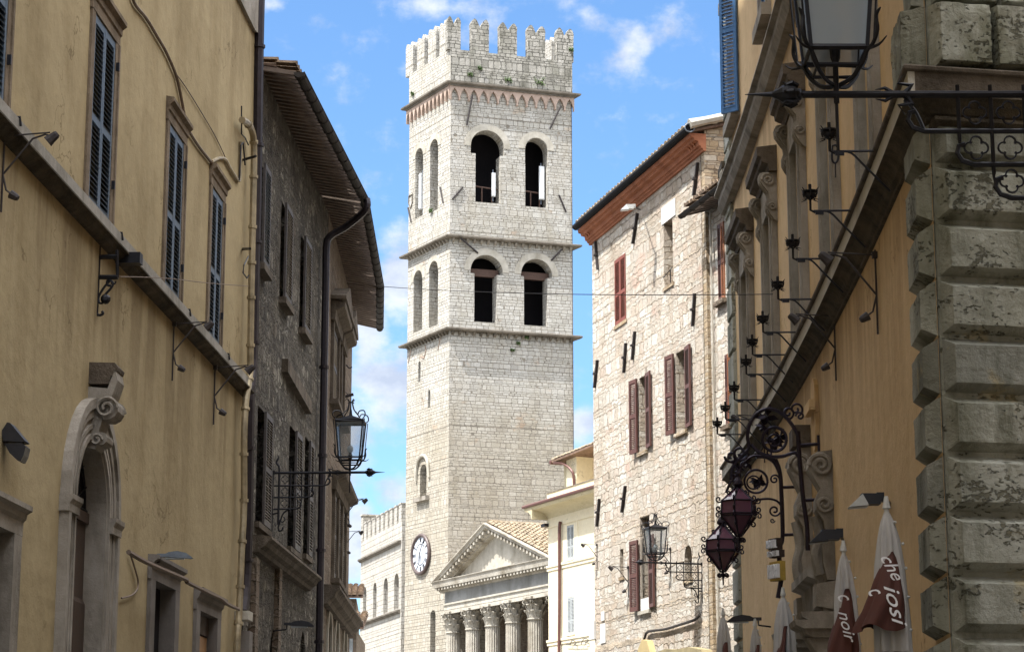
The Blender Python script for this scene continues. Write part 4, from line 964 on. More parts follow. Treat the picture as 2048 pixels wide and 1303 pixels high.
# pink pointed-arch frieze under the top cornice
zf1 = zc['c1']-.17; zf0 = zc['c1']-1.18
for F, L, n in ((TR, LR+.1, 13), (TL, LT+.1, 11)):
    p = (L+.12)/n; pts = [(-.12, zf1), (-.12, zf0)]
    for i in range(n):
        a = -.12+i*p; pts += [(a+.05, zf0), (a+.05, zf0+.22), (a+p*.26, zf0+.55), (a+p*.5, zf0+.78), (a+p*.74, zf0+.55), (a+p-.05, zf0+.22), (a+p-.05, zf0)]
    pts += [(L, zf0), (L, zf1)]
    clean = []
    for q in pts:
        if not clean or math.hypot(q[0]-clean[-1][0], q[1]-clean[-1][1]) > 1e-3: clean.append(q)
    mb = MB(); mb.facade(F, clean, h=.20); m_ = len(clean)
    mb.add([F.p(a, b, .20) for a, b in clean]+[F.p(a, b, -.01) for a, b in clean], [(i, (i+1) % m_, (i+1) % m_+m_, i+m_) for i in range(m_)])
    mb.build('arched_frieze', 'pink_stone', root)
    mb = MB(); mb.fbox(F, -.1, L, zf1-.12, zf1-.01, .19, .27); mb.build('frieze_band', 'band_stone', root)
# parapet skin (weathered) and swallowtail merlons
th = .5
MB().facade(TR, [(-.04, zc['c1']+.03), (LR+.03, zc['c1']+.03), (LR+.03, zcren+.06), (-.04, zcren+.06)], h=.035).fbox(TR, .05, LR, zcren-1.5, zcren+.055, -th, .03).build('parapet', 'parapet_stone', root)
MB().facade(TL, [(-.04, zc['c1']+.03), (LT+.03, zc['c1']+.03), (LT+.03, zcren+.06), (-.04, zcren+.06)], h=.035).fbox(TL, .06, LT, zcren-1.5, zcren+.055, -th, .03).build('parapet', 'tower_stone', root)
mb = MB(); mb.fbox(TBL, .05, LR, zcren-1.5, zcren+.055, -th, .03); mb.fbox(TBR, .06, LT, zcren-1.5, zcren+.055, -th, .03); mb.build('parapet', 'tower_stone', root)
def merlon(F, a, b, mat, dz=0.):
    z0 = zcren+.05; z1 = zcren+.05+(zmer-zcren)*.72-dz; zt = zmer-dz+random.uniform(-.06, .08); w_ = b-a; c = (a+b)/2
    pts = [(a, z0), (b, z0), (b, z1)]
    if w_ > .5:
        H_ = zt-z1; q = [(0., .0), (-.02, .25), (.0, .55), (.07, .82), (.16, 1.0), (.25, .93), (.33, .70), (.41, .38), (.47, .12)]
        pts += [(b-w_*x, z1+H_*y*random.uniform(.96, 1.03)) for x, y in q]+[(a+w_*x, z1+H_*y*random.uniform(.96, 1.03)) for x, y in q[::-1]]
    pts += [(a, z1)]
    m = MB(); m.prism([F.p(q[0], q[1], .033) for q in pts], F.p(0, 0, -.45)-F.p(0, 0, 0)); return m.build('merlon', mat, root)
for xl, xr in ((894.5, 921), (942.5, 977.5), (999, 1033.5), (1055, 1090), (1113, 1146.5)): merlon(TR, TR.px(xl, 80)[0], TR.px(xr, 80)[0], 'parapet_stone')
for xl, xr in ((880, 892.5), (857.5, 873), (835.5, 850), (813, 827)):
    a, b = TL.px(xr, 80)[0], TL.px(xl, 80)[0]; merlon(TL, min(a, b), max(a, b), 'tower_stone')
for i in range(5): merlon(TBL, .1+i*(LR-1.1)/4, 1.0+i*(LR-1.1)/4, 'tower_stone', .75)
for i in range(1, 3): merlon(TBR, i*LT/4+.4, i*LT/4+1.3, 'tower_stone')
# iron anchors
for F, x0, y0, x1, y1 in ((TR, 945, 190, 933.5, 250), (TR, 1122, 211, 1100, 257), (TR, 1118, 390, 1132, 424), (TR, 905, 398, 926, 374), (TR, 921, 476, 956, 506), (TR, 1124, 498, 1102, 521), (TL, 880, 374, 886, 405), (TL, 816, 415, 822, 443)):
    d_ = .30 if y1 < 260 or y0 in (476, 498) else .06
    MB().tube([F.p(*F.px(x0, y0, d_), d_), F.p(*F.px(x1, y1, .04), .04)], .06, 5).build('tie_anchor', 'anchor_iron', root)
mb = MB()   # heraldic shield outline on the sunlit side and worn pink inlays
q = TL.px(822, 402); mb.tube([TL.p(q[0]+a, q[1]+b, .03) for a, b in ((-.28, .4), (.28, .4), (.28, -.1), (0, -.5), (-.28, -.1))], .04, 5, True); mb.build('shield', 'band_stone', root)
mb = MB()
for x0, y0, x1, y1 in ((822, 700, 817, 725), (881, 675, 876, 700), (852, 702, 848, 716), (848, 716, 843, 712), (852, 702, 851, 690)):
    mb.tube([TL.p(*TL.px(x0, y0), .0), TL.p(*TL.px(x1, y1), .0)], .06, 4)
mb.build('worn_inlay', 'pink_stone', root)
# lettering band remains / bottom lines skipped: antennas, clock, plants are things of their own
def antenna(F, x, yt, yb, h, r, label, wd=1.):
    u, z1 = F.px(x, yt, h); z0 = F.px(x, yb, h)[1]; t = thing('antenna_panel', label, 'antenna', F.p(u, z0, h), 'white antenna panels in the belfry')
    mb = MB(); M = F.M(u, 0, h); mb.box(M, -r, r, -.06, .07, z0, z1); mb.box(M, -r*.8, r*.8, .07, .11, z0+.05, z1-.05); mb.build('panel', 'panel_white', t)
    mb = MB(); mb.tube([F.p(u, z0-.3, h-.12), F.p(u, z1+.25, h-.12)], .035, 6); mb.box(M, -.05, .05, -.12, -.06, z0+.3, z0+.4); mb.box(M, -.05, .05, -.12, -.06, z1-.4, z1-.3); mb.build('mast', 'grey_metal', t)
antenna(TR, 987, 346, 393, -.35, .12, 'short white antenna panel in the wider upper belfry opening')
antenna(TR, 1083, 333, 399, -.35, .17, 'broad white antenna panel in the narrower upper belfry opening')
antenna(TL, 842.5, 347, 418, -.3, .16, 'white antenna panel in the left belfry opening of the sunlit side')
# clock
u, z = TL.px(844, 1108); R = 1.18; t = thing('tower_clock', 'white round clock with dark rim and two hands on the sunlit side of the tower', 'clock', TL.p(u, z, .0))
def disc(F, u, z, r, h0, h1, n=40, r2=None):
    mb = MB(); a = [F.p(u+r*cos(2*pi*k/n), z+r*sin(2*pi*k/n), h0) for k in range(n)]; mb.prism(a, F.p(0, 0, h1-h0)-F.p(0, 0, 0)); return mb
disc(TL, u, z, R*.93, .0, .10).build('face', 'clock_face', t)
MB().tube([TL.p(u+R*cos(2*pi*k/40), z+R*sin(2*pi*k/40), .10) for k in range(40)], .12, 8, True).build('rim', 'clock_rim', t)
MB().tube([TL.p(u+.56*R*cos(2*pi*k/40), z+.56*R*sin(2*pi*k/40), .11) for k in range(40)], .022, 5, True).build('inner_ring', 'clock_black', t)
cnt = [3, 1, 2, 3, 3, 2, 3, 4, 4, 2, 2, 3]
for i in range(12):
    a = pi/2-2*pi*i/12; M = TL.M(u, z, .105) @ Matrix.Rotation(-(a-pi/2), 4, 'Y')
    
    num = MB()
    for j in range(cnt[i]): o = (j-(cnt[i]-1)/2)*.07; num.box(M, o-.012, o+.012, 0, .02, R*.66, R*.86)
    if cnt[i] > 1: num.box(M, -(cnt[i]-1)*.035-.02, (cnt[i]-1)*.035+.02, 0, .018, R*.655, R*.665); num.box(M, -(cnt[i]-1)*.035-.02, (cnt[i]-1)*.035+.02, 0, .018, R*.855, R*.865)
    num.build('numeral', 'clock_black', t)
# u runs away from the viewer (to the left in the picture): mirror the hands accordingly
for ln, wd, ang in ((.80*R, .05, radians(33)), (.52*R, .075, radians(185))):
    dx, dz = -sin(ang), cos(ang); a = [(-dz*wd, dx*wd), (dz*wd, -dx*wd), (dx*ln*.9+dz*wd*.5, dz*ln*.9-dx*wd*.5), (dx*ln, dz*ln), (dx*ln*.9-dz*wd*.5, dz*ln*.9+dx*wd*.5)]
    MB().prism([TL.p(u+p, z+q, .14 if ln > 1 else .18) for p, q in a], TL.p(0, 0, .03)-TL.p(0, 0, 0)).build('hand', 'clock_black', t)
# plants in the masonry
def tuft(F, x, y, r, label, n=90):
    u, z = F.px(x, y, .1); p = F.p(u, z, .05); mb = MB(); rd = random.Random(int(x*7+y))
    for i in range(n):
        a = rd.uniform(0, 2*pi); b = rd.gauss(0, .5); rr = r*rd.uniform(.1, 1.); c = p+Vector((F.n[0]*abs(cos(a))*rr*.7+F.d[0]*sin(a)*rr, F.n[1]*abs(cos(a))*rr*.7+F.d[1]*sin(a)*rr, rr*b*.9-.05)); s = rd.uniform(.05, .10)
        v1 = Vector((rd.gauss(0, 1), rd.gauss(0, 1), rd.gauss(0, 1))).normalized()*s; v2 = v1.orthogonal().normalized()*s*.5
        mb.add([c-v1, c+v2, c+v1, c-v2], [(0, 1, 2, 3)])
    return tag(mb.build('wall_plant', 'leaf', origin=p), label, 'plant', 'plants growing in the tower masonry')
for x, y, r, l in ((1017, 158, .28, 'small round bush in the parapet below the middle battlement'), (1079, 163, .38, 'biggest green bush at the parapet foot, right of the middle'), (941, 147, .16, 'small tuft below the gap beside the corner battlement'),
                   (961, 135, .15, 'grey-green tuft under the second battlement'), (1143, 98, .16, 'tuft on the rightmost battlement'), (825, 187, .22, 'tuft above the cornice on the sunlit parapet'), (861, 420, .2, 'tuft on the sill of a sunlit belfry opening'),
                   (1053, 672, .22, 'dark tuft hanging under the lowest cornice'), (1037, 684, .12, 'tiny tuft below the lowest cornice'), (1026, 698, .12, 'lowest tiny tuft on the tower face'), (1111, 190, .2, 'tuft on the right part of the top cornice')): tuft(TR if x > 893 else TL, x, y, r, l)
# ================================================================== TEMPLE
root = thing('roman_temple', 'Roman temple front with Corinthian columns and a triangular pediment, at the foot of the tower', 'temple', TM.p(0, 0))
tu0, tu1 = TM.u_at(122.4), TM.u_at(136.0)
zcb = TM.px(889, 1184)[1]            # under the cornice
zar0 = TM.px(889, 1224)[1]           # bottom of architrave
za1 = TM.px(889, 1208)[1]
zct = TM.px(864, 1163, .6)[1]        # top of horizontal cornice
uap = TM.px(968, 1045, .6)[0]; zap = TM.px(968, 1045, .6)[1]
cuL = TM.px(864, 1168, .6)[0]; cuR = TM.px(1097, 1110, .6)[0]
MB().sweep(TM, [(-.9, zcb), (.0, zcb), (.0, za1+.03), (-.9, za1+.03)], tu0, tu1).build('frieze', 'temple_grey', root)
arc = [(-.9, za1+.027), (.12, za1+.027), (.12, za1-.07), (.04, za1-.10), (.04, za1-.36), (.02, za1-.38), (.02, za1-.60), (.0, za1-.62), (.0, zar0), (-.9, zar0)]
MB().sweep(TM, arc, tu0, tu1).build('architrave', 'pale_trim', root)
co = [(-.9, zcb+.003), (.06, zcb+.003), (.10, zcb+.12), (.28, zcb+.14), (.28, zcb+.22), (.52, zcb+.26), (.56, zct-.12), (.64, zct-.03), (.64, zct), (-.9, zct)]
cr = MB().sweep(TM, co, cuR-.0, cuL).build('cornice', 'temple_stone', root)
mb = MB(); k = cuR+.15
while k < cuL-.1: mb.fbox(TM, k, k+.20, zcb+.10, zcb+.255, .0, .48); k += .42
mb.build('modillions', 'temple_stone', cr)
# tympanum and raking cornices
MB().prism([TM.p(cuR+.6, zct, -.25), TM.p(cuL-.6, zct, -.25), TM.p(uap, zap-.45, -.25)], TM.p(0, 0, -.4)-TM.p(0, 0, 0)).build('tympanum', 'pale_trim', root)
for ue in (cuL+.05, cuR-.05):
    a = Vector((ue-uap, zct-.02-zap)); L = a.length; a.normalize(); nrm = Vector((-a.y, a.x)); nrm = -nrm if nrm.y > 0 else nrm
    def rk(prof, name, mat, par):
        n = len(prof); vs = []
        for base in (Vector((uap, zap)), Vector((ue, zct+.0))):
            for h, d in prof: vs.append(TM.p(base.x+(0 if base.x == uap else 0), base.y-d/abs(nrm.y)*1., h))
        return MB().add(vs, [(i, (i+1) % n, (i+1) % n+n, i+n) for i in range(n)]+[tuple(range(n)), tuple(range(n, 2*n))]).build(name, mat, par)
    rc = rk([(-.6, .0), (.66, .0), (.66, .06), (.56, .14), (.54, .24), (.30, .27), (.28, .40), (.12, .46), (.10, .55), (-.6, .58)], 'raking_cornice', 'temple_stone', root)
    mb = MB(); m = int(L/.42)
    for i in range(1, m-1):
        q = Vector((uap, zap-.40))+a*(L*i/m); mb.fbox(TM, q.x-.1, q.x+.1, q.y-.08, q.y+.12, .02, .5)
    mb.build('modillions', 'temple_stone', rc)
# columns
def column(u):
    h0 = -.42; R = .45; c = TM.p(u, 0, h0); M = Matrix(((TM.d[0], TM.n[0], 0, c.x), (TM.d[1], TM.n[1], 0, c.y), (0, 0, 1, 0), (0, 0, 0, 1)))
    zc0 = zar0-1.18; o = MB(); nf = 20; seg = nf*4; prof = [(R, 3.6), (R*.99, 8.), (R*.96, zc0-.08)]
    b = len(o.v)
    for r_, z_ in prof:
        for k in range(seg):
            fl = (0, .030, .042, .030)[k % 4]; a = 2*pi*k/seg; o.v.append(M @ Vector(((r_-fl)*cos(a), (r_-fl)*sin(a), z_)))
    for i in range(len(prof)-1):
        for k in range(seg): o.f.append((b+i*seg+k, b+i*seg+(k+1) % seg, b+(i+1)*seg+(k+1) % seg, b+(i+1)*seg+k))
    o.lathe(M, [(R*1.3, 2.8), (R*1.3, 3.1), (R*1.15, 3.15), (R*1.25, 3.3), (R*1.05, 3.45), (R*1.1, 3.55), (R, 3.6)], 24)
    sh = o.build('column', 'temple_stone', root)
    m = MB(); m.lathe(M, [(R*.97, zc0-.1), (R*1.08, zc0-.06), (R*1.05, zc0), (R*.93, zc0+.02), (R*.90, zc0+.35), (R*1.0, zc0+.75), (R*1.28, zc0+1.03)], 20)
    rd = random.Random(int(u*10))
    for tier, (n, z0, hh, rr, out) in enumerate(((8, .02, .42, .92, .26), (8, .30, .46, .96, .30), (8, .62, .40, 1.05, .26))):
        for k in range(n):
            a = 2*pi*(k+.5*(tier % 2))/n; w_ = .155; ca, sa = cos(a), sin(a); o_ = out*rd.uniform(.8, 1.15)
            pts = []
            for t, rad, wd in ((0, rr*R, 1.), (.45, rr*R+.05, 1.15), (.8, rr*R+.13, .95), (1., rr*R+o_*.8, .7), (.93, rr*R+o_, .4), (.78, rr*R+o_*.93, .15)):
                for s_ in (-1, 0, 1):
                    rx = rad+(.025 if s_ == 0 else 0); x, y = rx*ca-s_*w_*wd*sa, rx*sa+s_*w_*wd*ca; pts.append(M @ Vector((x, y, zc0+z0+hh*t)))
            m.add(pts, [(i*3+j, i*3+j+1, i*3+j+4, i*3+j+3) for i in range(5) for j in range(2)])
    for k in range(4):
        a = pi/4+pi/2*k
        for s_ in (-1, 1):
            sp_ = spiral((0, 0), .15, .03, pi*.6, 1.4, 16); e1 = Vector((cos(a), sin(a), 0)); e2 = Vector((-sin(a), cos(a), 0))
            m.tube([M @ (e1*(R*1.42+q[0]*.9)+e2*(s_*.07)+Vector((0, 0, zc0+.92+q[1]))) for q in sp_], .035, 4)
    m.box(M, -.60, .60, -.60, .60, zar0-.14, zar0-.004)
    for k in range(4):
        a = pi/2*k; m.ball(M @ Vector((cos(a)*.6, sin(a)*.6, zar0-.1)), .10, 6, 4)
    m.build('capital', 'temple_stone', sh)
for x in (907, 946, 985.5, 1026.5, 1071): column(TM.px(x, 1290, -.42)[0])
column(TM.px(1119, 1290, -.42)[0])
# cella behind, plinth
mb = MB(); mb.fbox(TM, tu0, tu1, 0, 2.8, -9, .3); mb.build('podium', 'temple_stone', root)
mb = MB(); mb.fbox(TM, tu0+.05, tu1-.05, 2.8, zct-.02, -9, -3.0); mb.build('cella_wall', 'brown_rubble', root)
MB().fbox(TM, tu0+.05, tu1-.05, zcb-.02, zct-.03, -3.1, -.85).build('porch_ceiling', 'temple_grey', root)
# gable roof with barrel tiles
for s_, ue in ((1, cuL+.0), (-1, cuR-.0)):
    ac = Vector((-TM.n[0], -TM.n[1], 0)); a2 = Vector((ue-uap, zct-zap)); L = a2.length+.12; a2.normalize(); dn = Vector((TM.d[0]*a2.x, TM.d[1]*a2.x, a2.y)); nr = ac.cross(dn); nr = nr if nr.z > 0 else -nr
    mb = MB(); P = TM.p(uap, zap+.02, .42); mb.add([P, P+dn*L, P+dn*L+ac*9.4, P+ac*9.4], [(0, 1, 2, 3)]); rf = mb.build('roof', 'temple_tile', root)
    mb = MB(); tiles(mb, P+nr*.02, ac, dn, nr, 9.4, L, .33, .42, .02, 4); mb.build('roof_tiles', 'temple_tile', rf)
mb = MB()
for i in range(22): q = TM.p(uap, zap+.08, .35-.43*i); mb.tube([q, q+Vector((-TM.n[0], -TM.n[1], .02))*.46], .13, 8)
mb.build('ridge_tiles', 'temple_tile', root)

# ================================================================== CREAM HOUSE
root = thing('cream_house', 'cream plastered house with grey shutters and a deep coved cornice, right of the temple', 'house', CB.p(2, 0))
uA, uB = CB.px(1097, 1200)[0], CB.u_at(108.5)
u_l, u_r = max(uA, uB), min(uA, uB)
zj = CB.px(1105, 1037)[1]; zg = CB.px(1077, 1008, .9)[1]
wn = [q4(CB, 1134, 1147.5, 1051, 1119), q4(CB, 1135, 1148.5, 1194, 1268)]
w2 = [(a-3.6, b-3.6, c, d) for a, b, c, d in wn]
MB().facade(CB, [(u_r, 0), (u_l, 0), (u_l, zj+.9), (u_r, zj+.9)], [(rect(*q), .22) for q in wn+w2], body=9).build('wall', 'cream', root)
for q in wn+w2:
    s = MB(); s.fbox(CB, q[0]-.1, q[1]+.1, q[2]-.1, q[2]-.005, -.02, .12); wo_ = s.build('window', 'cream', root); pane(CB, rect(*q), -.21, 'window_pane', 'painted_dark', wo_)
    m_ = (q[0]+q[1])/2
    leaf(CB.M(q[0]+.01, q[2]+.01, -.05), m_-q[0]-.02, q[3]-q[2]-.02, 24, 'grey_shutter', None, wo_, rails=(.36,)); leaf(CB.M(m_+.01, q[2]+.01, -.05), q[1]-m_-.02, q[3]-q[2]-.02, 24, 'grey_shutter', None, wo_, rails=(.36,))
zs_ = [CB.px(1096, 1131)[1], CB.px(1094, 1280)[1]]
for z in zs_: MB().sweep(CB, [(-.02, z+.02), (.10, z), (.10, z-.12), (.05, z-.16), (.05, z-.30), (-.02, z-.30)], u_r, u_l+.10).build('string_course', 'cream', root)
MB().sweep(CB, [(-.02, zj+.2), (.05, zj+.2), (.05, zj-.45), (-.02, zj-.45)], u_r, u_l+.05).build('frieze_band', 'cream', root)
for x0 in (1115, 1155): MB().fbox(CB, *sorted((CB.px(x0, 1100)[0], CB.px(x0+1.5, 1100)[0])), zs_[0]+.02, zj-.45, -.01, .03).build('pilaster_edge', 'cream', root)
cv = [(-.02, zj)]+[(.04+.86*(1-cos(t)), zj+(zg-.22-zj)*sin(t)) for t in [pi/2*i/6 for i in range(7)]]+[(.98, zg-.1), (.98, zg), (-.02, zg)]
cw = MB(); cw.sweep(CB, cv, u_r, u_l)
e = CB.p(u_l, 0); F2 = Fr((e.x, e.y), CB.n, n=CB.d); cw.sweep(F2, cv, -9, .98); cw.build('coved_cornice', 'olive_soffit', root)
mb = MB(); mb.tube([CB.p(u_r, zg+.04, 1.03), CB.p(u_l+1.03, zg+.04, 1.03), CB.p(u_l+1.03, zg+.04, -9)], .09, 6); mb.build('gutter', 'brown_pipe', root)
zp = CB.px(1097, 986, .1)[1]
MB().sweep(CB, [(.05, zg+.0), (.05, zp), (-.15, zp), (-.15, zg)], u_r, u_l).sweep(F2, [(.05, zg+.0), (.05, zp), (-.15, zp), (-.15, zg)], -8.8, .04).build('parapet', 'cream', root)
MB().sweep(CB, [(.09, zp+.003), (.09, zp+.06), (-.19, zp+.06), (-.19, zp+.003)], u_r, u_l+.04).build('parapet_coping', 'band_stone', root)
MB().fbox(CB, u_r, u_l, zg+.01, zg+.1, -8.9, -.15).build('terrace', 'peach', root)
pipe_on(CB, [(1121, 1045), (1119, 1060), (1119, 1200), (1118, 1303), (1117, 1500)], .085, .15, 'drainpipe', 'brown_pipe', root)
MB().fbox(CB, u_l-.18, u_l+.30, CB.px(1100, 1052)[1], CB.px(1100, 1046)[1], .05, .30).build('bracket_box', 'dark_pipe', root)
# penthouse
hp = -2.2; ua = CB.px(1133, 960, hp)[0]; zr = CB.px(1133, 917, hp)[1]
PH = Fr(CB.p(0, 0, hp)[:2], CB.d, n=CB.n)
mb = MB(); mb.fbox(PH, ua-1.3, ua, zg+.05, zr, -3.5, .0); mb.build('penthouse_pier', 'cream', root)
mb = MB(); mb.prism([PH.p(ua-7, zg+.06, -1.0), PH.p(ua-.2, zg+.06, -1.0), PH.p(ua-.2, zr, -1.0), PH.p(ua-7, zr+.1, -1.0)], PH.p(0, 0, -3.0)-PH.p(0, 0, 0)); mb.build('penthouse_wall', 'peach', root)
mb = MB(); a = [PH.p(ua+.95, zr-.12, .5), PH.p(ua+.95, zr-.12, -4.4), PH.p(ua-7.3, zr+.12, -4.4), PH.p(ua-7.3, zr+.12, .5)]; mb.prism(a, Vector((0, 0, .12))); prf = mb.build('penthouse_roof', 'soffit_tile', root)
mb = MB(); ac = PH.p(0, 0, -1)-PH.p(0, 0, 0); dn = (a[0]-a[3]).normalized(); nr = ac.cross(dn); nr = nr if nr.z > 0 else -nr; tiles(mb, a[3]+Vector((0, 0, .13)), ac, dn, nr, 4.9, (a[0]-a[3]).length, .3, .42); mb.build('roof_tiles', 'temple_tile', prf)
mb = MB(); mb.tube([PH.p(ua+1.0, zr-.08, .55), PH.p(ua+1.0, zr-.08, -4.4)], .12, 6); mb.tube(smooth_path([PH.p(ua+.7, zr-.15, .45), PH.p(ua-.2, zr-.3, .35), PH.p(ua-1.0, zr-.75, .2), PH.p(ua-1.2, zr-1.3, .12), PH.p(ua-1.2, zg+.1, .12)], 4), .075, 6); mb.build('penthouse_gutter', 'brown_pipe', root)
mb = MB(); mb.prism([PH.p(ua+1.0, zr-.2, -.3), PH.p(ua+.75, zg+.2, -.3), PH.p(ua+.1, zg+.1, -.3), PH.p(ua+.3, zr-.2, -.3)], PH.p(0, 0, -3.2)-PH.p(0, 0, 0)); mb.build('side_lean_to', 'olive_soffit', root)
mb = MB(); mb.tube([CB.p(u_r+.5, CB.px(1172, 1299)[1]+q[1], .15+q[0]*0) for q in ((0, 0), (0, 0.01))], .02, 4)
Q = Fr(CB.p(0, 0, .12)[:2], CB.d, n=CB.n); mb = MB(); qtube(mb, Q, [(1132, 1288), (1150, 1289), (1173, 1288)], .02, 1); qtube(mb, Q, [(1140, 1288), (1145, 1279), (1152, 1284), (1148, 1289)], .018, 3); qtube(mb, Q, [(1162, 1288), (1167, 1277), (1173, 1276), (1176, 1281), (1170, 1284)], .018, 3)
tag(mb.build('scroll_bracket', 'anchor_iron', origin=CB.p(*CB.px(1150, 1288))), 'thin scrolled iron sign bracket low on the cream house', 'bracket')

# ================================================================== SUNLIT RUBBLE HOUSE
root = thing('rubble_house', 'sunlit beige rubble house with brown shutters and a terracotta cornice under a black gutter', 'house', SR.p(4, 0))
uR = SR.px(1415, 620)[0]; uL = SR.px(1186, 760)[0]; print('SRu', uR, uL)
zj = 16.34; zg = 16.72
if True:
    a_ = q4(SR, 1230, 1252, 521, 653); b_ = q4(SR, 1328, 1346, 448, 576, 0, 1328)
    c_ = q4(SR, 1279, 1294, 756, 906); d_ = q4(SR, 1353, 1373, 706, 868); e_ = q4(SR, 1281, 1300, 1035, 1222); f_ = q4(SR, 1240, 1247, 1098, 1153); g_ = q4(SR, 1369, 1384, 1089, 1158, 0, 1376)
    H = [(rect(*q), .28) for q in (a_, b_, c_, d_, e_)]+[(rect(*f_), .25), (arch(*g_, 8), .25)]
MB().facade(SR, [(uR, 0), (uL, 0), (uL, zj+.36), (uR, zj+.36)], H, body=8.).build('wall', 'rubble', root)
for q, nm in ((a_, 'a'), (b_, 'b'), (c_, 'c'), (d_, 'd'), (e_, 'e'), (f_, 'f'), (g_, 'g')):
    s = MB(); s.fbox(SR, q[0]-.06, q[1]+.06, q[2]-.09, q[2]-.004, -.02, .07 if nm in 'cde' else .03)
    wo_ = s.build('window', 'corner_brick' if nm not in 'e' else 'pale_trim', root)
    pane(SR, rect(*q) if nm != 'g' else arch(*g_, 8), -.24 if nm in 'fg' else -.27, 'window_pane', 'painted_dark' if nm in 'acde' else 'corner_brick' if nm in 'b' else 'dark_rubble', wo_)
    W_ = q[1]-q[0]; Hh = q[3]-q[2]
    if nm == 'a':
        m_ = (q[0]+q[1])/2
        for x0, x1 in ((q[0]+.01, m_-.005), (m_+.005, q[1]-.01)): leaf(SR.M(x0, q[2]+.01, -.03), x1-x0, Hh-.02, 30, 'red_shutter', None, wo_, rails=(.45,))
    if nm in 'cde':
        # open leaves folded back against the wall (u grows to the left of the picture)
        lw = W_*.62; hh_ = Hh if nm != 'e' else SR.px(1274, 1083)[1]-SR.px(1274, 1226)[1]
        z0_ = q[2]+.02
        for u_, ang, off in ((q[1]+.02, radians(7), .04), (q[0]-.02, pi-radians(5), .05)):
            leaf(SR.M(u_, z0_, off, ang), max(.42, lw), hh_-.02, 34, 'brown_shutter', None, wo_, rails=(.5,))
        if nm == 'e': leaf(SR.M(q[1]-.02, z0_, -.04, -radians(30)), .36, hh_-.02, 34, 'pale_slat_w' if 'pale_slat_w' in MATS else 'pale_slat', None, wo_, rails=(.5,)); MB().fbox(SR, q[0]-.02, q[1]-.1, q[2]-.0, q[2]+.28, -.04, .04).build('sill_board', 'marble', wo_)
        MB().fbox(SR, q[0]+.02, q[1]-.02, q[3]-.45 if nm == 'e' else q[2]+.02, q[3]-.03, -.24, -.2).build('casement', 'brown_rubble' if nm != 'e' else 'wood_dark', wo_)
    if nm == 'b':
        MB().fbox(SR, q[0]-.25, q[1]+.1, q[3]+.003, q[3]+.42, -.05, .02).build('lintel', 'marble', wo_)
        r_ = MB(); r_.tube([SR.p(q[0], q[2]+.35, .02), SR.p(q[1], q[2]+.25, .02)], .012, 5); r_.tube([SR.p(q[0]+.15, q[2], .02), SR.p(q[0]+.15, q[2]+.32, .02)], .012, 5); r_.build('window_bar', 'iron', wo_)
MB().fbox(SR, uR-.012, uR+.20, 0, zj+.33, -1., .012).build('corner_stones', 'corner_brick', root)
# terracotta cornice and gutter with return at the near corner and far end
ov = .40
co = [(-.02, zj-.02), (.05, zj-.02), (.06, zj+.03), (.10, zj+.05), (.11, zj+.09), (.15, zj+.10), (.17, zj+.20), (.26, zj+.22), (.28, zj+.28), (.34, zj+.29), (.36, zg-.0), (-.02, zg-.0)]
e0 = SR.p(uR, 0); FRET = Fr((e0.x, e0.y), (-SR.n[0], -SR.n[1]), n=(-SR.d[0], -SR.d[1]))
MB().sweep(SR, co, uR-.06, uL+.12).build('cornice', 'terracotta_cornice', root)
for k in (uR+.2, uR+.37, uR+.54, uL-.3, uL-.13): MB().sweep(SR, [(.05, zj+.085), (.14, zj+.09), (.19, zj+.17), (.25, zj+.215), (.05, zj+.215)], k-.045, k+.045).build('dentil', 'terracotta_cornice', root)
mb = MB(); mb.tube([SR.p(uR-.12, zg+.09, ov), SR.p(uL+.16, zg+.09, ov)], .095, 10); mb.build('gutter', 'black_gutter', root)
mb = MB(); mb.tube([SR.p(uR-.14, zg+.09+.10*sin(t), ov-.0+.11*cos(t)) for t in [2*pi*k/14 for k in range(14)]], .015, 5, True); mb.build('gutter_end_ring', 'grey_metal', root)
rz0 = zg+.12; dn = Vector((SR.n[0], SR.n[1], -.28)).normalized(); ac = Vector((*SR.d, 0)); nr = ac.cross(dn); nr = nr if nr.z > 0 else -nr
P = SR.p(uR-.1, rz0+.28*(ov+4.5)-.02, -4.5)
MB().sweep(SR, [(-4.5, rz0+.28*(ov+4.5)-.06), (ov-.1, rz0-.04), (ov-.1, rz0-.10), (-4.5, rz0+.28*(ov+4.5)-.12)], uR-.1, uL+.1).build('roof', 'soffit_tile', root)
mb = MB(); tiles(mb, P, ac, dn, nr, uL-uR+.2, 4.85*1.04, .24, .38); mb.build('roof_tiles', 'temple_tile', root)
# near return wall (brick) rising to the tiles; top slopes with the roof
MB().prism([FRET.p(0, 0, .0), FRET.p(4.5, 0, .0), FRET.p(4.5, rz0+.28*(ov+4.5)-.14, .0), FRET.p(0, rz0+.28*ov-.14, .0)], FRET.p(0, 0, -.3)-FRET.p(0, 0, 0)).build('side_wall', 'corner_brick', root)
mb = MB(); mb.tube([SR.p(uR-.14, rz0+.02+.28*(ov-h)+.04, h) for h in (.4, 0, -1, -2.2)], [.12, .10, .11, .10], 8); mb.build('verge_tiles', 'pale_trim', root)
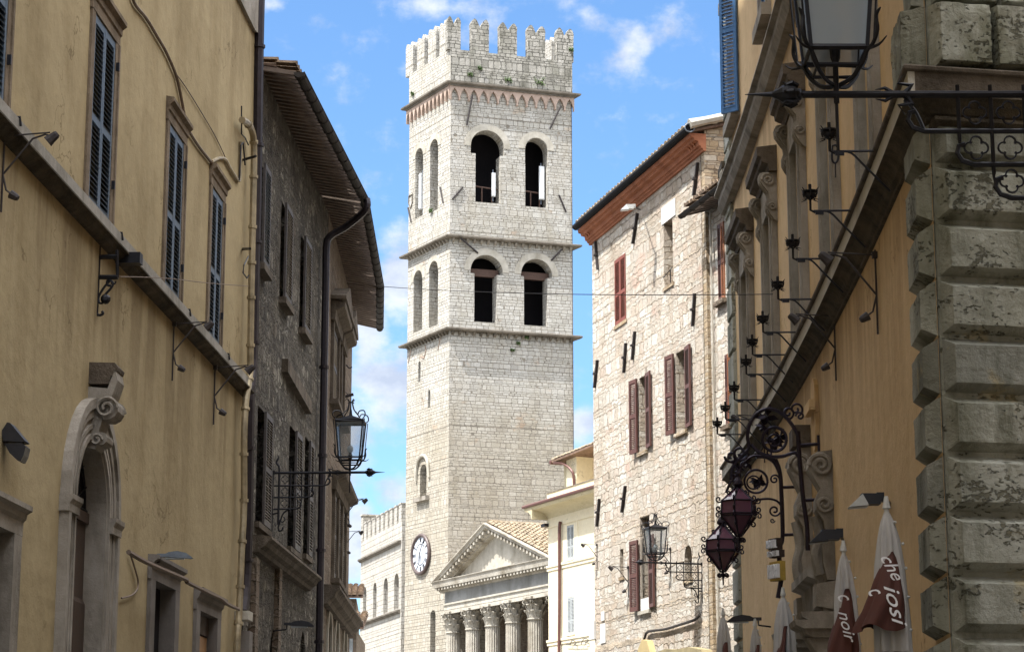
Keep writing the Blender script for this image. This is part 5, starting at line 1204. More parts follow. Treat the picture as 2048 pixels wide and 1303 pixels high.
# iron tie plates
for x0, y0, x1, y1, l in ((1193, 483, 1198, 539, ''), (1277, 427, 1268, 487, ''), (1398, 326, 1390, 391, ''), (1392, 587, 1388, 652, ''), (1272, 663, 1267, 719, ''), (1254, 686, 1250, 745, ''), (1197, 720, 1191, 775, ''), (1201, 997, 1196, 1052, ''), (1253, 971, 1246, 1024, '')):
    a = SR.px(x0, y0); b = SR.px(x1, y1); m_ = MB(); m_.prism([SR.p(a[0]-.03, a[1], .0), SR.p(a[0]+.03, a[1], .0), SR.p(b[0]+.03, b[1], .0), SR.p(b[0]-.03, b[1], .0)], SR.p(0, 0, .07)-SR.p(0, 0, 0))
    c_m = ((a[0]+b[0])/2, (a[1]+b[1])/2); m_.fbox(SR, c_m[0]-.05, c_m[0]+.05, c_m[1]-.02, c_m[1]+.03, .03, .11); m_.build('tie_plate', 'anchor_iron', root)
a = SR.px(1182, 1243); b = SR.px(1192, 1276); o = MB().fbox(SR, *sorted((a[0], b[0])), *sorted((a[1], b[1])), -.01, .05).build('stone_plaque', 'marble', origin=SR.p(*a)); tag(o, 'blank pale marble plaque at the bottom left of the sunlit rubble house', 'plaque')
MB().fbox(SR, *sorted((SR.px(1204, 1200)[0], SR.px(1210, 1200)[0])), SR.px(1207, 1240)[1], SR.px(1207, 1222)[1], -.02, .03).fbox(SR, SR.px(1212, 1280)[0], SR.px(1202, 1280)[0], SR.px(1207, 1285)[1], SR.px(1207, 1246)[1], -.02, .02).build('quoin_stone', 'marble', root)
cable(SR, [(1285, 1290), (1290, 1272), (1297, 1262), (1330, 1257), (1360, 1248), (1390, 1238), (1400, 1228)], .03, .06, 'twisted grey cable sagging below the lowest brown shutters of the sunlit house', 'gutter')
fl = floodlight(SR, 1256, 416, .75, 'white floodlight mounted under the terracotta cornice of the sunlit house', .36, None, body='white_metal', face='panel_white', arm=[(1280, 420, .1)])
# yellow awning tops at the bottom edge
def fabric(F, pts, h0, h1, name, mat, label, cat):
    mb = MB(); mb.prism([F.p(*F.px(x, y, h0), h0) for x, y in pts], F.p(0, 0, h1-h0)-F.p(0, 0, 0)); o = mb.build(name, mat, origin=F.p(*F.px(*pts[0]))); return tag(o, label, cat)
plain('awning_yellow', (.46, .36, .18), .8, 0, .12, 3); plain('awning_cream', (.30, .25, .14), .8, 0, .3, 3)
fabric(SR, [(1284, 1345), (1288, 1298), (1296, 1278), (1306, 1280), (1312, 1303), (1318, 1345)], .4, .55, 'shop_awning', 'awning_yellow', 'yellow peaked awning top peeping over the bottom edge below the brown shutters', 'awning')
fabric(SR, [(1322, 1345), (1334, 1303), (1352, 1297), (1370, 1299), (1398, 1293), (1424, 1298), (1434, 1340)], .5, .75, 'shop_awning', 'awning_cream', 'mossy cream awning ridge at the bottom edge beside the yellow awning', 'awning')

# ================================================================== NARROW HOUSE beside it
NB = Fr(SR.p(uR, 0, .0)[:2], (-SR.d[0], -SR.d[1]), n=SR.n)
root = thing('narrow_house', 'narrow rubble house with low tiled eave, squeezed between the sunlit house and the ochre palace', 'house', NB.p(1.2, 0))
hb = -.06; ztn = NB.px(1407, 438)[1]+.05
w1 = q4(NB, 1437, 1450, 445, 602, hb, 1443); w2_ = q4(NB, 1452, 1462, 706, 850, hb, 1457)
MB().facade(NB, [(.0, 0), (7., 0), (7., ztn), (.0, ztn)], [(rect(*w1), .2), (rect(*w2_), .2)], h=hb, body=7).build('wall', 'rubble', root)
for q in (w1, w2_):
    s = MB(); s.fbox(NB, q[0]-.1, q[1]+.1, q[2]-.1, q[2]-.004, -.1, .06); wo_ = s.build('window', 'brown_rubble', root); pane(NB, rect(*q), hb-.19, 'window_pane', 'painted_dark', wo_)
    m_ = (q[0]+q[1])/2; leaf(NB.M(q[0]+.01, q[2]+.01, hb-.02), (q[1]-q[0])/2-.015, q[3]-q[2]-.02, 34, 'brown_shutter', None, wo_, rails=(.5,)); leaf(NB.M(m_+.01, q[2]+.01, hb-.02), (q[1]-q[0])/2-.02, q[3]-q[2]-.02, 34, 'orange_shutter', None, wo_, rails=(.5,), label='orange shutter leaf beside a browner one')  # one leaf brown, the other a brighter orange
eave(NB, root, -.02, 6.5, ztn+.12, .55, ztn-.06, 'gutter', .07, 3., 'tile', .26)
mb = MB(); mb.tube([NB.p(.28, ztn, hb+.05), NB.p(.28, .1, hb+.05)], .022, 6); mb.build('drainpipe', 'pale_trim', root)

# ================================================================== OCHRE PALACE, RIGHT
root = thing('ochre_palace', 'ochre palace with rusticated stone corner, mossy string course and hooded windows, on the right', 'palace', RY.p(28, 0))
uN = 0.; uF = RY.px(1466, 900)[0]; print('ZSC', RY.px(1601, 643, .35), RY.px(1709,400,.35), RY.px(1475,880,.35), RY.px(1816,107,.35))
ctr = [(1495, 22, 0), (1541, 0, 0), (1589, 0, 0), (1650, 0, 0), (1722, 0, 0)]
zsc = 7.62
us = [18.6, 15.1, 11.3, 7.7, 3.95]
zW1 = 10.42
ww = .50
holes = [(rect(u-ww, u+ww, zsc+.35, zW1), .3) for u in us]
zU = 12.62

uw = [20.1, 15.1, 11.3]
holes += [(rect(u-.5, u+.5, zU+1.0, zU+3.0), .3) for u in uw]
uc1, uc2 = RY.px(1583, 1000, .25)[0], RY.px(1622, 1000, .25)[0]; ud = (uc1+uc2)/2; dw = (uc1-uc2)/2-.2
holes += [(rect(ud-dw, ud+dw, .05, 4.0), .5)]
ZT = 17.5
cuts = [uN]; k = 1.
while k < uF-1:
    if k-cuts[-1] > 1.2 and not any(min(p[0] for p in h[0])-.05 < k < max(p[0] for p in h[0])+.05 for h in holes): cuts.append(k)
    k += .1
cuts.append(uF); mb = MB()
for a, b in zip(cuts[:-1], cuts[1:]): mb.facade(RY, rect(a, b, 0, ZT), [h for h in holes if a < h[0][0][0] < b])
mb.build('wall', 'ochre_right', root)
a_ = RF.p(11, 0); b_ = RY.p(uF, 0); MB().prism([Vector((CORN.x+.012, CORN.y, 0)), a_, Vector((a_.x+1, b_.y, 0))]+[RY.p(uF*t, 0, -.025) for t in (1, .8, .6, .4, .2, .05)], Vector((0, 0, ZT-.01))).build('rear_block', 'travertine', root)
pane(RY, rect(ud-dw, ud+dw, .05, 4.0), -.45, 'doorway_opening', 'painted_dark', root)
# string course profile swept along the street side and round the corner
def corner_sweep(prof, name, mat, lenF, u_far):
    n = len(prof); n0_ = RY.dn(0)[1]; bis = Vector((n0_[0]+RF.n[0], n0_[1]+RF.n[1])); k = bis.dot(Vector(n0_)); mb = MB(); vs = []; m = 14
    for j in range(m): vs += [RY.p(u_far*(1-j/m), z, h) for h, z in prof]
    for h, z in prof: b = bis*(h/k); vs.append(Vector((CORN.x+b.x, CORN.y+b.y, z)))
    for h, z in prof: vs.append(RF.p(lenF, z, h))
    fs = []
    for s in range(m+1):
        for i in range(n): fs.append((s*n+i, s*n+(i+1) % n, (s+1)*n+(i+1) % n, (s+1)*n+i))
    mb.add(vs, fs+[tuple(range(n)), tuple(range((m+1)*n, (m+2)*n))]); return mb.build(name, mat, root)
z0 = zsc
corner_sweep([(-.02, z0+.02), (.22, z0), (.235, z0-.015), (.23, z0-.04), (.21, z0-.05), (-.02, z0-.05)], 'string_course_cap', 'dark_trim', 6, uF+.1)
corner_sweep([(-.02, z0-.053), (.195, z0-.053), (.195, z0-.225), (-.02, z0-.225)], 'string_course', 'pale_trim', .0, uF+.08)
MB().sweep(RF, [(-.02, z0-.053), (.199, z0-.052), (.199, z0-.226), (-.02, z0-.225)], -.19, 6).build('string_course', 'dark_trim', root)
MB().sweep(RF, [(-.02, z0-.40), (.13, z0-.40), (.13, z0-.43), (.06, z0-.46), (-.02, z0-.50)], .0, 6).build('string_course_moulding', 'mossy_shade_trim', root)
corner_sweep([(-.02, z0-.228), (.20, z0-.228), (.205, z0-.245), (.15, z0-.26), (.13, z0-.28), (.09, z0-.31), (.07, z0-.36), (.035, z0-.38), (.03, z0-.42), (-.02, z0-.43)], 'string_course_moulding', 'mossy_shade_trim', 6, uF+.08)
# upper string course
corner_sweep([(-.02, zU+.02), (.24, zU), (.25, zU-.06), (.17, zU-.09), (.17, zU-.24), (.19, zU-.26), (.12, zU-.38), (-.02, zU-.42)], 'upper_string_course', 'trim_stone', 6, uF+.05)
# hooded windows with scroll consoles
for wi, u in enumerate(us):
    s = MB()
    for sg in (-1, 1):
        a = u+sg*(ww+.13); s.fbox(RY, a-.13, a+.13, zsc+.05, zW1+.02, -.05, .09); s.fbox(RY, a-.07, a+.0, zsc+.05, zW1, .09, .12); s.fbox(RY, a+.04, a+.09, zsc+.05, zW1, .09, .11)
    s.sweep(RY, [(-.05, zW1+.02), (.09, zW1+.02), (.11, zW1+.25), (-.05, zW1+.25)], u-ww-.26, u+ww+.26)
    wo_ = s.build('window', 'trim_stone', root)
    pane(RY, rect(u-ww, u+ww, zsc+.35, zW1), -.29, 'window_pane', 'window_glass', wo_)
    m = MB(); m.fbox(RY, u-ww, u-.02, zsc+.36, zW1-.01, -.24, -.18); m.fbox(RY, u+.02, u+ww, zsc+.36, zW1-.01, -.24, -.18); m.build('casement', 'wood_dark', wo_)
    zc_ = zW1+.62
    h = MB(); h.sweep(RY, [(-.02, zc_-.14), (.12, zc_-.14), (.14, zc_-.04), (.23, zc_), (.24, zc_+.07), (.29, zc_+.09), (.30, zc_+.22), (-.02, zc_+.26)], u-ww-.42, u+ww+.42); h.build('hood', 'dark_trim', wo_)
    fz = MB(); fz.fbox(RY, u-ww-.22, u+ww+.22, zW1+.252, zc_-.142, -.02, .10); fz.build('frieze', 'trim_stone', wo_)
    for sg in (-1, 1):
        a = u+sg*(ww+.22); c_ = MB(); pr = [(0, zc_-.145), (.22, zc_-.145), (.25, zc_-.20), (.24, zc_-.29), (.18, zc_-.38), (.13, zc_-.45), (.12, zc_-.53), (.15, zc_-.61), (.15, zc_-.70), (.11, zc_-.78), (.05, zc_-.86), (0, zc_-.90)]
        c_.sweep(RY, pr, a-.11, a+.11)
        for sd_ in (-.125, .125):
            c_.tube([RY.p(a+sd_, zc_-.26+q[1], .13+q[0]) for q in spiral((0, 0), .10, .02, 0, 1.8, 24)], .020, 5); c_.tube([RY.p(a+sd_, zc_-.67+q[1], .08+q[0]) for q in spiral((0, 0), .06, .02, 0, 1.5, 16)], .016, 5)
        for k in (-.05, .05): c_.tube([RY.p(a+k, z, hh+.01) for hh, z in pr[1:-1]], .016, 5)
        c_.build('console', 'trim_stone', wo_)
# upper windows, blue shutters; the last one stands open against the sky
for i, u in enumerate(uw):
    s = MB(); s.fbox(RY, u-.62, u-.502, zU+.9, zU+3.1, -.02, .08); s.fbox(RY, u+.502, u+.62, zU+.9, zU+3.1, -.02, .08); s.fbox(RY, u-.7, u+.7, zU+.8, zU+.995, -.02, .16); s.fbox(RY, u-.7, u+.7, zU+3.103, zU+3.3, -.02, .2); wo_ = s.build('window', 'trim_stone', root)
    pane(RY, rect(u-.5, u+.5, zU+1.0, zU+3.0), -.28, 'window_pane', 'painted_dark', wo_)
    if i: leaf(RY.M(u-.49, zU+1.01, -.02), .48, 1.97, 26, 'bright_blue_shutter', None, wo_); leaf(RY.M(u+.01, zU+1.01, -.02), .48, 1.97, 26, 'bright_blue_shutter', None, wo_)
a = RY.px(1479, 205); zlo = RY.px(1479, 232)[1]; bl = RY.px(1455, 200, .26)
leaf(RY.M(19.3, 13.45, .03, radians(50)), .34, 3.0, 42, 'bright_blue_shutter', None, root, rails=(.5,), label='bright blue shutter leaf standing open against the sky')
# rusticated quoins: near corner and far end
pitch = .482; zq = 6.843
off = (zq % pitch)
def quoin(F, a, b, z, p=.14, bv=.095, name='quoin'):
    m = MB(); m.frustum(F, a, b, z, z+pitch-.006, -.02, p, bv); return m.build(name, 'travertine', root)
ztop = zsc-.42
k = int(ztop/pitch); z = off-pitch
i = 0
while z < ztop-.05:
    zz = max(z, .0); h_ = min(z+pitch-.016, ztop)-zz
    if h_ > .12:
        m = MB(); m.frustum(RY, uN+.02, uN+.86, zz, zz+h_, -.02, .12, .075); roughen(m.build('quoin', 'travertine', root))
        m = MB(); m.frustum(RF, .02, 2.4, zz, zz+h_, -.02, .12, .075); roughen(m.build('quoin', 'travertine', root), 14)
    z += pitch; i += 1
z = .1
while z < ZT-.5:
    if z+.62 < ztop or z > zsc: m = MB(); m.frustum(RY, uF-.95, uF-.0, z, z+.62, -.02, .06, .045); m.build('quoin', 'travertine', root)
    z += .63
# upper corner pier with large blocks above the string course
ZC = 7.62
def block(F, a, b, z0, z1, p): m = MB(); m.frustum(F, a, b, z0, z1, -.02, p, .03); roughen(m.build('corner_block', 'travertine', root), 12, .015)
block(RF, .02, .52, z0+.03, z0+.60, .22); block(RF, .525, 2.3, z0+.03, z0+.60, .22); block(RY, uN+.02, uN+.75, z0+.03, z0+.60, .20)
block(RF, .05, .62, z0+.61, z0+1.6, .12); block(RF, .625, 1.0, z0+.61, z0+1.6, .15); block(RF, 1.05, 2.3, z0+.61, z0+1.6, .12); block(RY, uN+.05, uN+.6, z0+.61, z0+1.6, .10)
MB().fbox(RF, 1.62, 1.68, z0+.63, z0+1.6, .10, .17).build('corner_flute', 'dark_trim', root)
for j, (x0, y0, x1, y1) in enumerate(((1850, 250, 1880, 1303),)):
    pass
# pale ghost of a removed fixture with a little shelf
mb = MB(); u, zt_ = RY.px(1632, 757); zb_ = RY.px(1645, 888)[1]; hw = .22
n = 10; pts = [(u-hw+hw*2*0, 0)]
pts = [(u-hw*f, zt_-(zt_-zb_)*t) for t, f in ((0, .15), (.04, .6), (.12, .9), (.42, 1.), (.46, 1.), (.8, .85), (.95, .5), (1, .2))]+[(u+hw*f, zt_-(zt_-zb_)*t) for t, f in ((1, .2), (.95, .5), (.8, .85), (.46, 1.), (.42, 1.), (.12, .9), (.04, .6), (0, .15))]
plaster('fresh_plaster', (.62, .44, .24), (.58, .40, .21), (.66, .48, .27), streak=.3, gam=.2)
mb.prism([RY.p(a, b, 0) for a, b in pts], RY.p(0, 0, .05)-RY.p(0, 0, 0)); gp = mb.build('plaster_patch', 'fresh_plaster', root)
zsf = RY.px(1634, 826)[1]; MB().fbox(RY, u-.30, u+.30, zsf, zsf+.13, .051, .13).build('shelf', 'fresh_plaster', gp)
# carved doorway on the street side (between the lantern brackets and the parasols)

s = MB()
for sg in (-1, 1):
    a = ud+sg*(dw+.2); zt_ = RY.px(1590, 1190, .2)[1]
    s.fbox(RY, a-.18, a+.18, .05, zt_-.4, -.02, .16); s.fbox(RY, a-.10, a+.10, .05, zt_-.5, .16, .22)
pt = s.build('portal', 'trim_stone', root)
for sg, x, yt_, yb_ in ((1, 1588, 875, 1190), (-1, 1628, 880, 1160)):
    a = ud+sg*(dw+.2); z1 = RY.px(x, yt_+10, .25)[1]; z2 = RY.px(x, yb_, .25)[1]; m = MB(); Hh = z1-z2
    pr = [(0, z1), (.18, z1-.02), (.27, z1-Hh*.06), (.29, z1-Hh*.14), (.22, z1-Hh*.22), (.15, z1-Hh*.30), (.21, z1-Hh*.38), (.21, z1-Hh*.46), (.12, z1-Hh*.55), (.10, z1-Hh*.66), (.15, z1-Hh*.76), (.14, z1-Hh*.88), (.10, z2), (0, z2)]
    m.sweep(RY, pr, a-.17, a+.17)
    for q_ in (-.185, .185):
        m.tube([RY.p(a+q_, z1-Hh*.12+q[1], .14+q[0]) for q in spiral((0, 0), .14, .03, 0, 1.8, 26)], .032, 6); m.tube([RY.p(a+q_, z1-Hh*.42+q[1], .11+q[0]) for q in spiral((0, 0), .10, .02, pi, 1.6, 22)], .026, 6)
    m.tube(smooth_path([RY.p(a, z1-Hh*t, h) for t, h in ((.5, .20), (.58, .17), (.68, .15), (.8, .20), (.95, .16))], 4), [.07]*17, 8)
    m.build('scroll_console', 'trim_stone', pt)
    if sg > 0: MB().fbox(RY, a-.21, a+.21, z1+.003, z1+.24, -.02, .24).fbox(RY, a-.18, a+.18, z1+.245, z1+.29, -.02, .2).build('impost_block', 'dark_trim', pt)
    c = MB(); c.frustum(RY, a-.24, a+.24, z2-.36, z2-.003, -.02, .24, .05)
    for k, (w0, w1, hA) in enumerate(((.30, .0, .44), (.36, .10, .52), (.28, .20, .40))): c.sweep(RY, [(-.02, z2-.38-w1), (hA, z2-.38-w1), (hA-.02, z2-.44-w1), (hA-.10, z2-.48-w1), (-.02, z2-.48-w1)], a-w0, a+w0)
    c.sweep(RY, [(0, z2-.68), (.36, z2-.68), (.28, z2-.82), (.12, z2-1.0), (0, z2-1.05)], a-.2, a+.2); c.build('corbel', 'trim_stone', pt)
MB().sweep(RY, [(-.02, zt_-.35), (.16, zt_-.35), (.18, zt_-.05), (.3, zt_), (.3, zt_+.1), (-.02, zt_+.12)], ud-dw-.02, ud+dw+.02).build('lintel', 'trim_stone', pt)
# near house on the right, outside the frame, that carries the big lantern bracket
NH = line(3.40, .003, -1)
root = thing('plaster_house', 'plain plastered house wall on the near right that carries the big street lantern', 'house', NH.p(8, 0))
MB().facade(NH, [(-12, 0), (13.3, 0), (13.3, 15), (-12, 15)], [(rect(6, 7, 5.5, 7.3), .25), (rect(2, 3, 5.5, 7.3), .25), (rect(5.5, 7, .05, 3), .4)], body=9).build('wall', 'ochre_right', root)
for q in ((6, 7, 5.5, 7.3), (2, 3, 5.5, 7.3)):
    s = MB(); s.fbox(NH, q[0]-.15, q[1]+.15, q[2]-.15, q[2]-.004, -.02, .1); wo_ = s.build('window', 'trim_stone', root)
    leaf(NH.M(q[0]+.01, q[2]+.01, -.05), .48, 1.78, 24, 'brown_shutter', None, wo_); leaf(NH.M(q[0]+.51, q[2]+.01, -.05), .48, 1.78, 24, 'brown_shutter', None, wo_)
MB().fbox(NH, 5.5, 7, .05, 3, -.38, -.3).build('door', 'wood_dark', root)
MB().box(NH.M(0, 0), -12.3, 13.4, -9.3, .4, 15, 15.3).build('roof', 'tile', root)

# ================================================================== SPEAR-TIPPED LANTERN BRACKETS (one model, three copies)
def T(v): return Vector((0, v[0], v[1]))     # local: y outward, z up
def make_bracket(label):
    r = thing('lantern_bracket', label, 'bracket', (0, 0, 0), 'spear-tipped iron lantern brackets'); mb = MB()
    mb.tube([T((0, 0)), T((1.50, 0))], .020, 8)
    mb.tube([T((0, 0)), T((0, .035)), T((0, -.03))], .035, 8)
    b = MB(); M = Matrix.Translation((0, 1.49, 0)) @ Matrix.Rotation(-pi/2, 4, 'X')
    b.lathe(M, [(.02, -.06), (.032, -.05), (.03, -.035), (.05, -.02), (.055, .02), (.045, .05), (.03, .07), (.014, .10), (.010, .14), (.002, .24)], 10)
    for k in range(6):
        a = pi/3*k; b.tube([Vector((cos(a)*.045, 1.455, sin(a)*.045)), Vector((cos(a)*.062, 1.485, sin(a)*.062)), Vector((cos(a)*.05, 1.52, sin(a)*.05)), Vector((cos(a)*.066, 1.535, sin(a)*.066))], [.012, .014, .012, .003], 5)
    b.build('spear_tip', 'iron', r)
    mb.tube([T((.10, .02)), T((.10, -.80))], .018, 6); mb.tube([T((.0, .0)), T((.0, -.9))], .016, 6); mb.tube([T((.10, -.62)), T((0, -.64))], .014, 5)
    hs = ((-.20, .80), (-.38, .55), (-.56, .36))
    for z, a in hs:
        c = [T((0.02, z)), T((a, z))]; mb.tube(c+[T((a+.06, z+.02)), T((a+.085, z+.06)), T((a+.075, z+.10)), T((a+.045, z+.11))], .014, 6)
    for y, z in ((.62, -.20), (.45, -.38), (.275, -.56)): mb.tube([T((y, .05)), T((y, z-.05))], .012, 6); mb.tube([T((y, z-.05)), T((y, z-.10))], [.010, .002], 5)
    mb.tube(smooth_path([T((.80, -.20)), T((.84, -.10)), T((.88, -.05)), T((.90, -.03)), T((.86, -.05))], 4), .010, 5)
    mb.tube(smooth_path([T((.275, -.56)), T((.18, -.62)), T((.13, -.74)), T((.10, -.84)), T((.12, -.90)), T((.16, -.88)), T((.17, -.84))], 5), .013, 6)
    mb.tube(smooth_path([T((.10, -.72)), T((.16, -.76)), T((.20, -.72)), T((.18, -.68))], 4), .010, 5)
    mb.tube(smooth_path([T((.10, .0)), T((.09, .10)), T((.05, .16)), T((.08, .23)), T((.07, .28))], 4), [.016]*12+[.012, .01, .008, .006, .003], 6)
    mb.build('arm', 'iron', r)
    def quat(y, z):
        q = MB()
        for k in range(4):
            a = pi/2*k; q.tube([T((y+.032*cos(a)+.030*cos(t), z+.032*sin(a)+.030*sin(t))) for t in [a-pi*.62+1.24*pi*j/8 for j in range(9)]], .006, 4)
        q.build('quatrefoil', 'iron', r)
    for y, z in ((.535, -.29), (.36, -.29), (.19, -.29), (.36, -.47), (.19, -.47), (.19, -.10), (.36, -.10), (.535, -.10)): quat(y, z)
    lf = MB()
    for s_ in (-1, 1): lf.tube([T((.90, .0)), T((.86, s_*.05)), T((.93, s_*.06)), T((.90, s_*.11))], [.02, .018, .01, .002], 5); lf.tube([T((.95, .0)), T((1.0, s_*.035)), T((1.05, s_*.025))], [.016, .01, .002], 5)
    lf.build('leaf_ornament', 'iron', r); return r
def make_lantern(label, glass='frosted_glass'):
    r = thing('street_lantern', label, 'lantern', (0, 0, 0), 'square iron street lanterns'); mb = MB(); I = Matrix.Identity(4)   # origin: on the bar
    w0, w1, zb, zt = .165, .215, .22, .80
    mb.tube([(0, 0, -.05), (0, 0, .24)], .018, 6); mb.tube([(0, 0, -.05), (0, 0, -.32)], .010, 5)
    mb.lathe(Matrix.Translation((0, 0, .21)), [(.008, -.06), (.03, 0), (.03, .02)], 8)
    cs = [(a, b) for a in (-1, 1) for b in (-1, 1)]
    for a, b in cs:
        mb.tube([(a*w0, b*w0, zb), (a*w1, b*w1, zt)], .016, 4)
        P = smooth_path([(a*.02, b*.02, .05), (a*.08, b*.08, .07), (a*.14, b*.14, .14), (a*w0, b*w0, .20), (a*(w0+.03), b*(w0+.03), .23), (a*(w0+.055), b*(w0+.055), .30), (a*(w0+.05), b*(w0+.05), .38), (a*(w0+.075), b*(w0+.075), .42)], 4); mb.tube(P, [.013]*(len(P)-4)+[.012, .010, .007, .003], 6)
        mb.tube(smooth_path([(a*w0, b*w0, .21), (a*(w0+.06), b*(w0+.06), .215), (a*(w0+.10), b*(w0+.10), .25)], 3), [.010, .010, .009, .008, .006, .005, .003], 5)
        mb.tube([(a*(w0+.035), b*(w0+.035), .25), (a*(w1+.03), b*(w1+.03), zt+.02)], .007, 5)
        cr = smooth_path([(a*w1, b*w1, zt+.02), (a*(w1+.04), b*(w1+.04), zt+.07), (a*(w1+.02), b*(w1+.02), zt+.14), (a*(w1-.06), b*(w1-.06), zt+.15), (a*(w1-.09), b*(w1-.09), zt+.10), (a*(w1-.11), b*(w1-.11), zt+.13), (a*.05, b*.05, zt+.20), (a*.025, b*.025, zt+.32), (a*.05, b*.05, zt+.36)], 5); mb.tube(cr, .010, 5)
    for (w_, z, s_) in ((w0, zb, .018), (w1, zt, .026), (w0-.045, zb-.085, .012)):
        mb.tube([(w_, w_, z), (-w_, w_, z), (-w_, -w_, z), (w_, -w_, z)], s_, 4, True)
    for s_ in (-1, 1):
        for z, w_ in ((zb-.085, w0-.045),): mb.tube([(s_*w_, w_, z), (s_*w0, w0, zb)], .010, 4); mb.tube([(s_*w_, -w_, z), (s_*w0, -w0, zb)], .010, 4)
    mb.lathe(Matrix.Translation((0, 0, zt)), [(w1*1.35, .0), (w1*1.2, .03), (w1*.6, .07), (w1*.2, .10), (.03, .13), (.02, .20)], 4, pi/4)
    mb.tube([(0, 0, zt+.1), (0, 0, zt+.42)], [.014, .004], 6); mb.tube(smooth_path([(0, -.05, zt+.30), (0, -.02, zt+.33), (0, 0, zt+.30), (0, .02, zt+.33), (0, .05, zt+.30)], 3), .007, 4)
    mb.build('frame', 'iron', r)
    g = MB()
    for a, b in (((-1, -1), (1, -1)), ((1, -1), (1, 1)), ((1, 1), (-1, 1)), ((-1, 1), (-1, -1))):
        g.add([(a[0]*w0*.98, a[1]*w0*.98, zb), (b[0]*w0*.98, b[1]*w0*.98, zb), (b[0]*w1*.98, b[1]*w1*.98, zt), (a[0]*w1*.98, a[1]*w1*.98, zt)], [(0, 1, 2, 3)])
    g.build('glass', glass, r)
    b = MB(); b.ball(Vector((0, 0, zb+.15)), .05, 10, 8, 1.3); b.build('bulb', 'frosted_glass', r)
    b = MB(); b.lathe(Matrix.Translation((0, 0, zb)), [(.03, 0), (.035, .05), (.02, .10)], 8); b.build('lamp_holder', 'iron', r); return r
def yaw(n): return math.atan2(n[1], n[0])-pi/2
# near right: carried by the near house
pN = NH.p(13.15-0, 0); zN = 0
Qn = NH.perp(13.1); zN = Qn.px(1700, 189)[1]
br = make_bracket('big spear-tipped iron bar with stepped lattice crossing the picture top right'); br.location = NH.p(13.1, zN); br.rotation_euler = (0, 0, yaw(NH.n))
xt = Qn.px(1490, 189)[0]; br.scale = (xt/1.73,)*3
aL = Qn.px(1670, 100)[0]
ln = make_lantern('big square lantern cut by the top frame edge, standing on the long spear-tipped bar'); ln.location = Qn.p(aL, zN+.0, 0); ln.rotation_euler = (0, 0, yaw(NH.n)); ln.scale = (1.03, 1.03, 1.12)
def place_pair(F, xw, yw, sc, lab_b, lab_l, fa=1.12, first=None):
    u, z = F.px(xw, yw); b = dup(br, F.p(u, z), yaw(F.n), lab_b, sc); q = F.p(u, z, fa*sc)
    if first: first.location = q; first.rotation_euler = (0, 0, yaw(F.n)); first.scale = (sc*.98,)*3
    else: dup(ln, q, yaw(F.n), lab_l, sc*.98)
place_pair(SR, 1404, 1127, .96, 'iron lantern bracket with stepped lattice on the sunlit rubble house', None, 1.12, make_lantern('square lantern in front of the lowest brown shutters', 'clear_glass'))
place_pair(B2, 546, 945, 1.13, 'iron lantern bracket with spear tip in front of the dark rubble house', None, 1.19, make_lantern('square lantern seen against sky at the edge of the brown rubble house', 'clear_glass'))

# ================================================================== CANDLE-LIKE TORCH HOLDERS on the right string course
def make_torch(label):
    r = thing('torch_holder', label, 'torch holder', (0, 0, 0), 'iron torch holders along the string course'); mb = MB()
    mb.tube([T((-.32, 0)), T((.42, .0))], .014, 5); mb.tube(smooth_path([T((.36, -.0)), T((.22, -.02)), T((.05, -.20)), T((-.20, -.47))], 4), .014, 5)
    mb.tube([T((.40, -.02)), T((.46, .01)), T((.46, .14))], .016, 5); mb.box(Matrix.Identity(4), -.018, .018, .30, .40, -.045, .0)
    mb.build('arm', 'iron', r); c = MB(); M = Matrix.Translation((0, .46, .14))
    c.lathe(M, [(.018, 0), (.04, .015), (.065, .04), (.075, .07), (.065, .07), (.03, .03)], 10)
    c.lathe(M, [(.075, .09), (.10, .10), (.10, .115), (.08, .12)], 10)
    for k in range(6):
        a = pi/3*k; e = Vector((cos(a), sin(a), 0)); c.tube([M @ (e*.08+Vector((0, 0, .04))), M @ (e*.095+Vector((0, 0, .08))), M @ (e*.09+Vector((0, 0, .12))), M @ (e*.115+Vector((0, 0, .15)))], [.009, .010, .009, .004], 5)
        c.tube([M @ (e*.05+Vector((0, 0, .01))), M @ (e*.12+Vector((0, 0, -.01)))], [.010, .003], 4)
    c.tube([M @ Vector((0, 0, .04)), M @ Vector((0, 0, .20))], .022, 6); c.build('crown_cup', 'iron', r); return r
tl = [(1696, 421, 'nearest the big lantern bar but one'), (1655, 517, ''), (1620, 598, ''), (1585, 664, ''), (1561, 709, ''), (1547, 748, ''), (1520, 799, ''), (1500, 838, ''), (1482, 868, '')]
names = ['second crown-shaped torch holder from the top, over the ochre string course', 'third crown-shaped torch holder from the top, over the ochre string course', 'fourth crown-shaped torch holder from the top, in the middle of the row', 'fifth crown-shaped torch holder from the top, where the thin street wire ends',
         'sixth crown-shaped torch holder from the top of the row', 'fourth torch holder from the bottom of the row', 'third torch holder from the bottom of the row', 'second torch holder from the bottom, beside an orange shutter', 'lowest torch holder, above the hanging lanterns']
cups = [(1630, 421), (1600, 517), (1570, 590), (1547, 656), (1525, 712), (1497, 752), (1474, 800), (1455, 845), (1440, 873)]
th_ = make_torch('topmost crown-shaped torch holder, just below the big lantern')
Y_ = None
def put_torch(xa, ya, cx, lab, first=False):
    # wall end of the arm at the string course face, cup at the given column
    u, z = RY.px(xa, ya, .25); Yd = RY.p(u, 0).y; L = (xa-cx)/4604*Yd; sc = max(.85, min(1.25, L/.46))*.97
    loc = RY.p(u, z, .25); r = th_ if first else dup(th_, loc, yaw(RY.dn(u)[1]), lab, sc)
    if first: r.location = loc; r.rotation_euler = (0, 0, yaw(RY.dn(u)[1])); r.scale = (sc,)*3
put_torch(1742, 302, 1676, None, True)
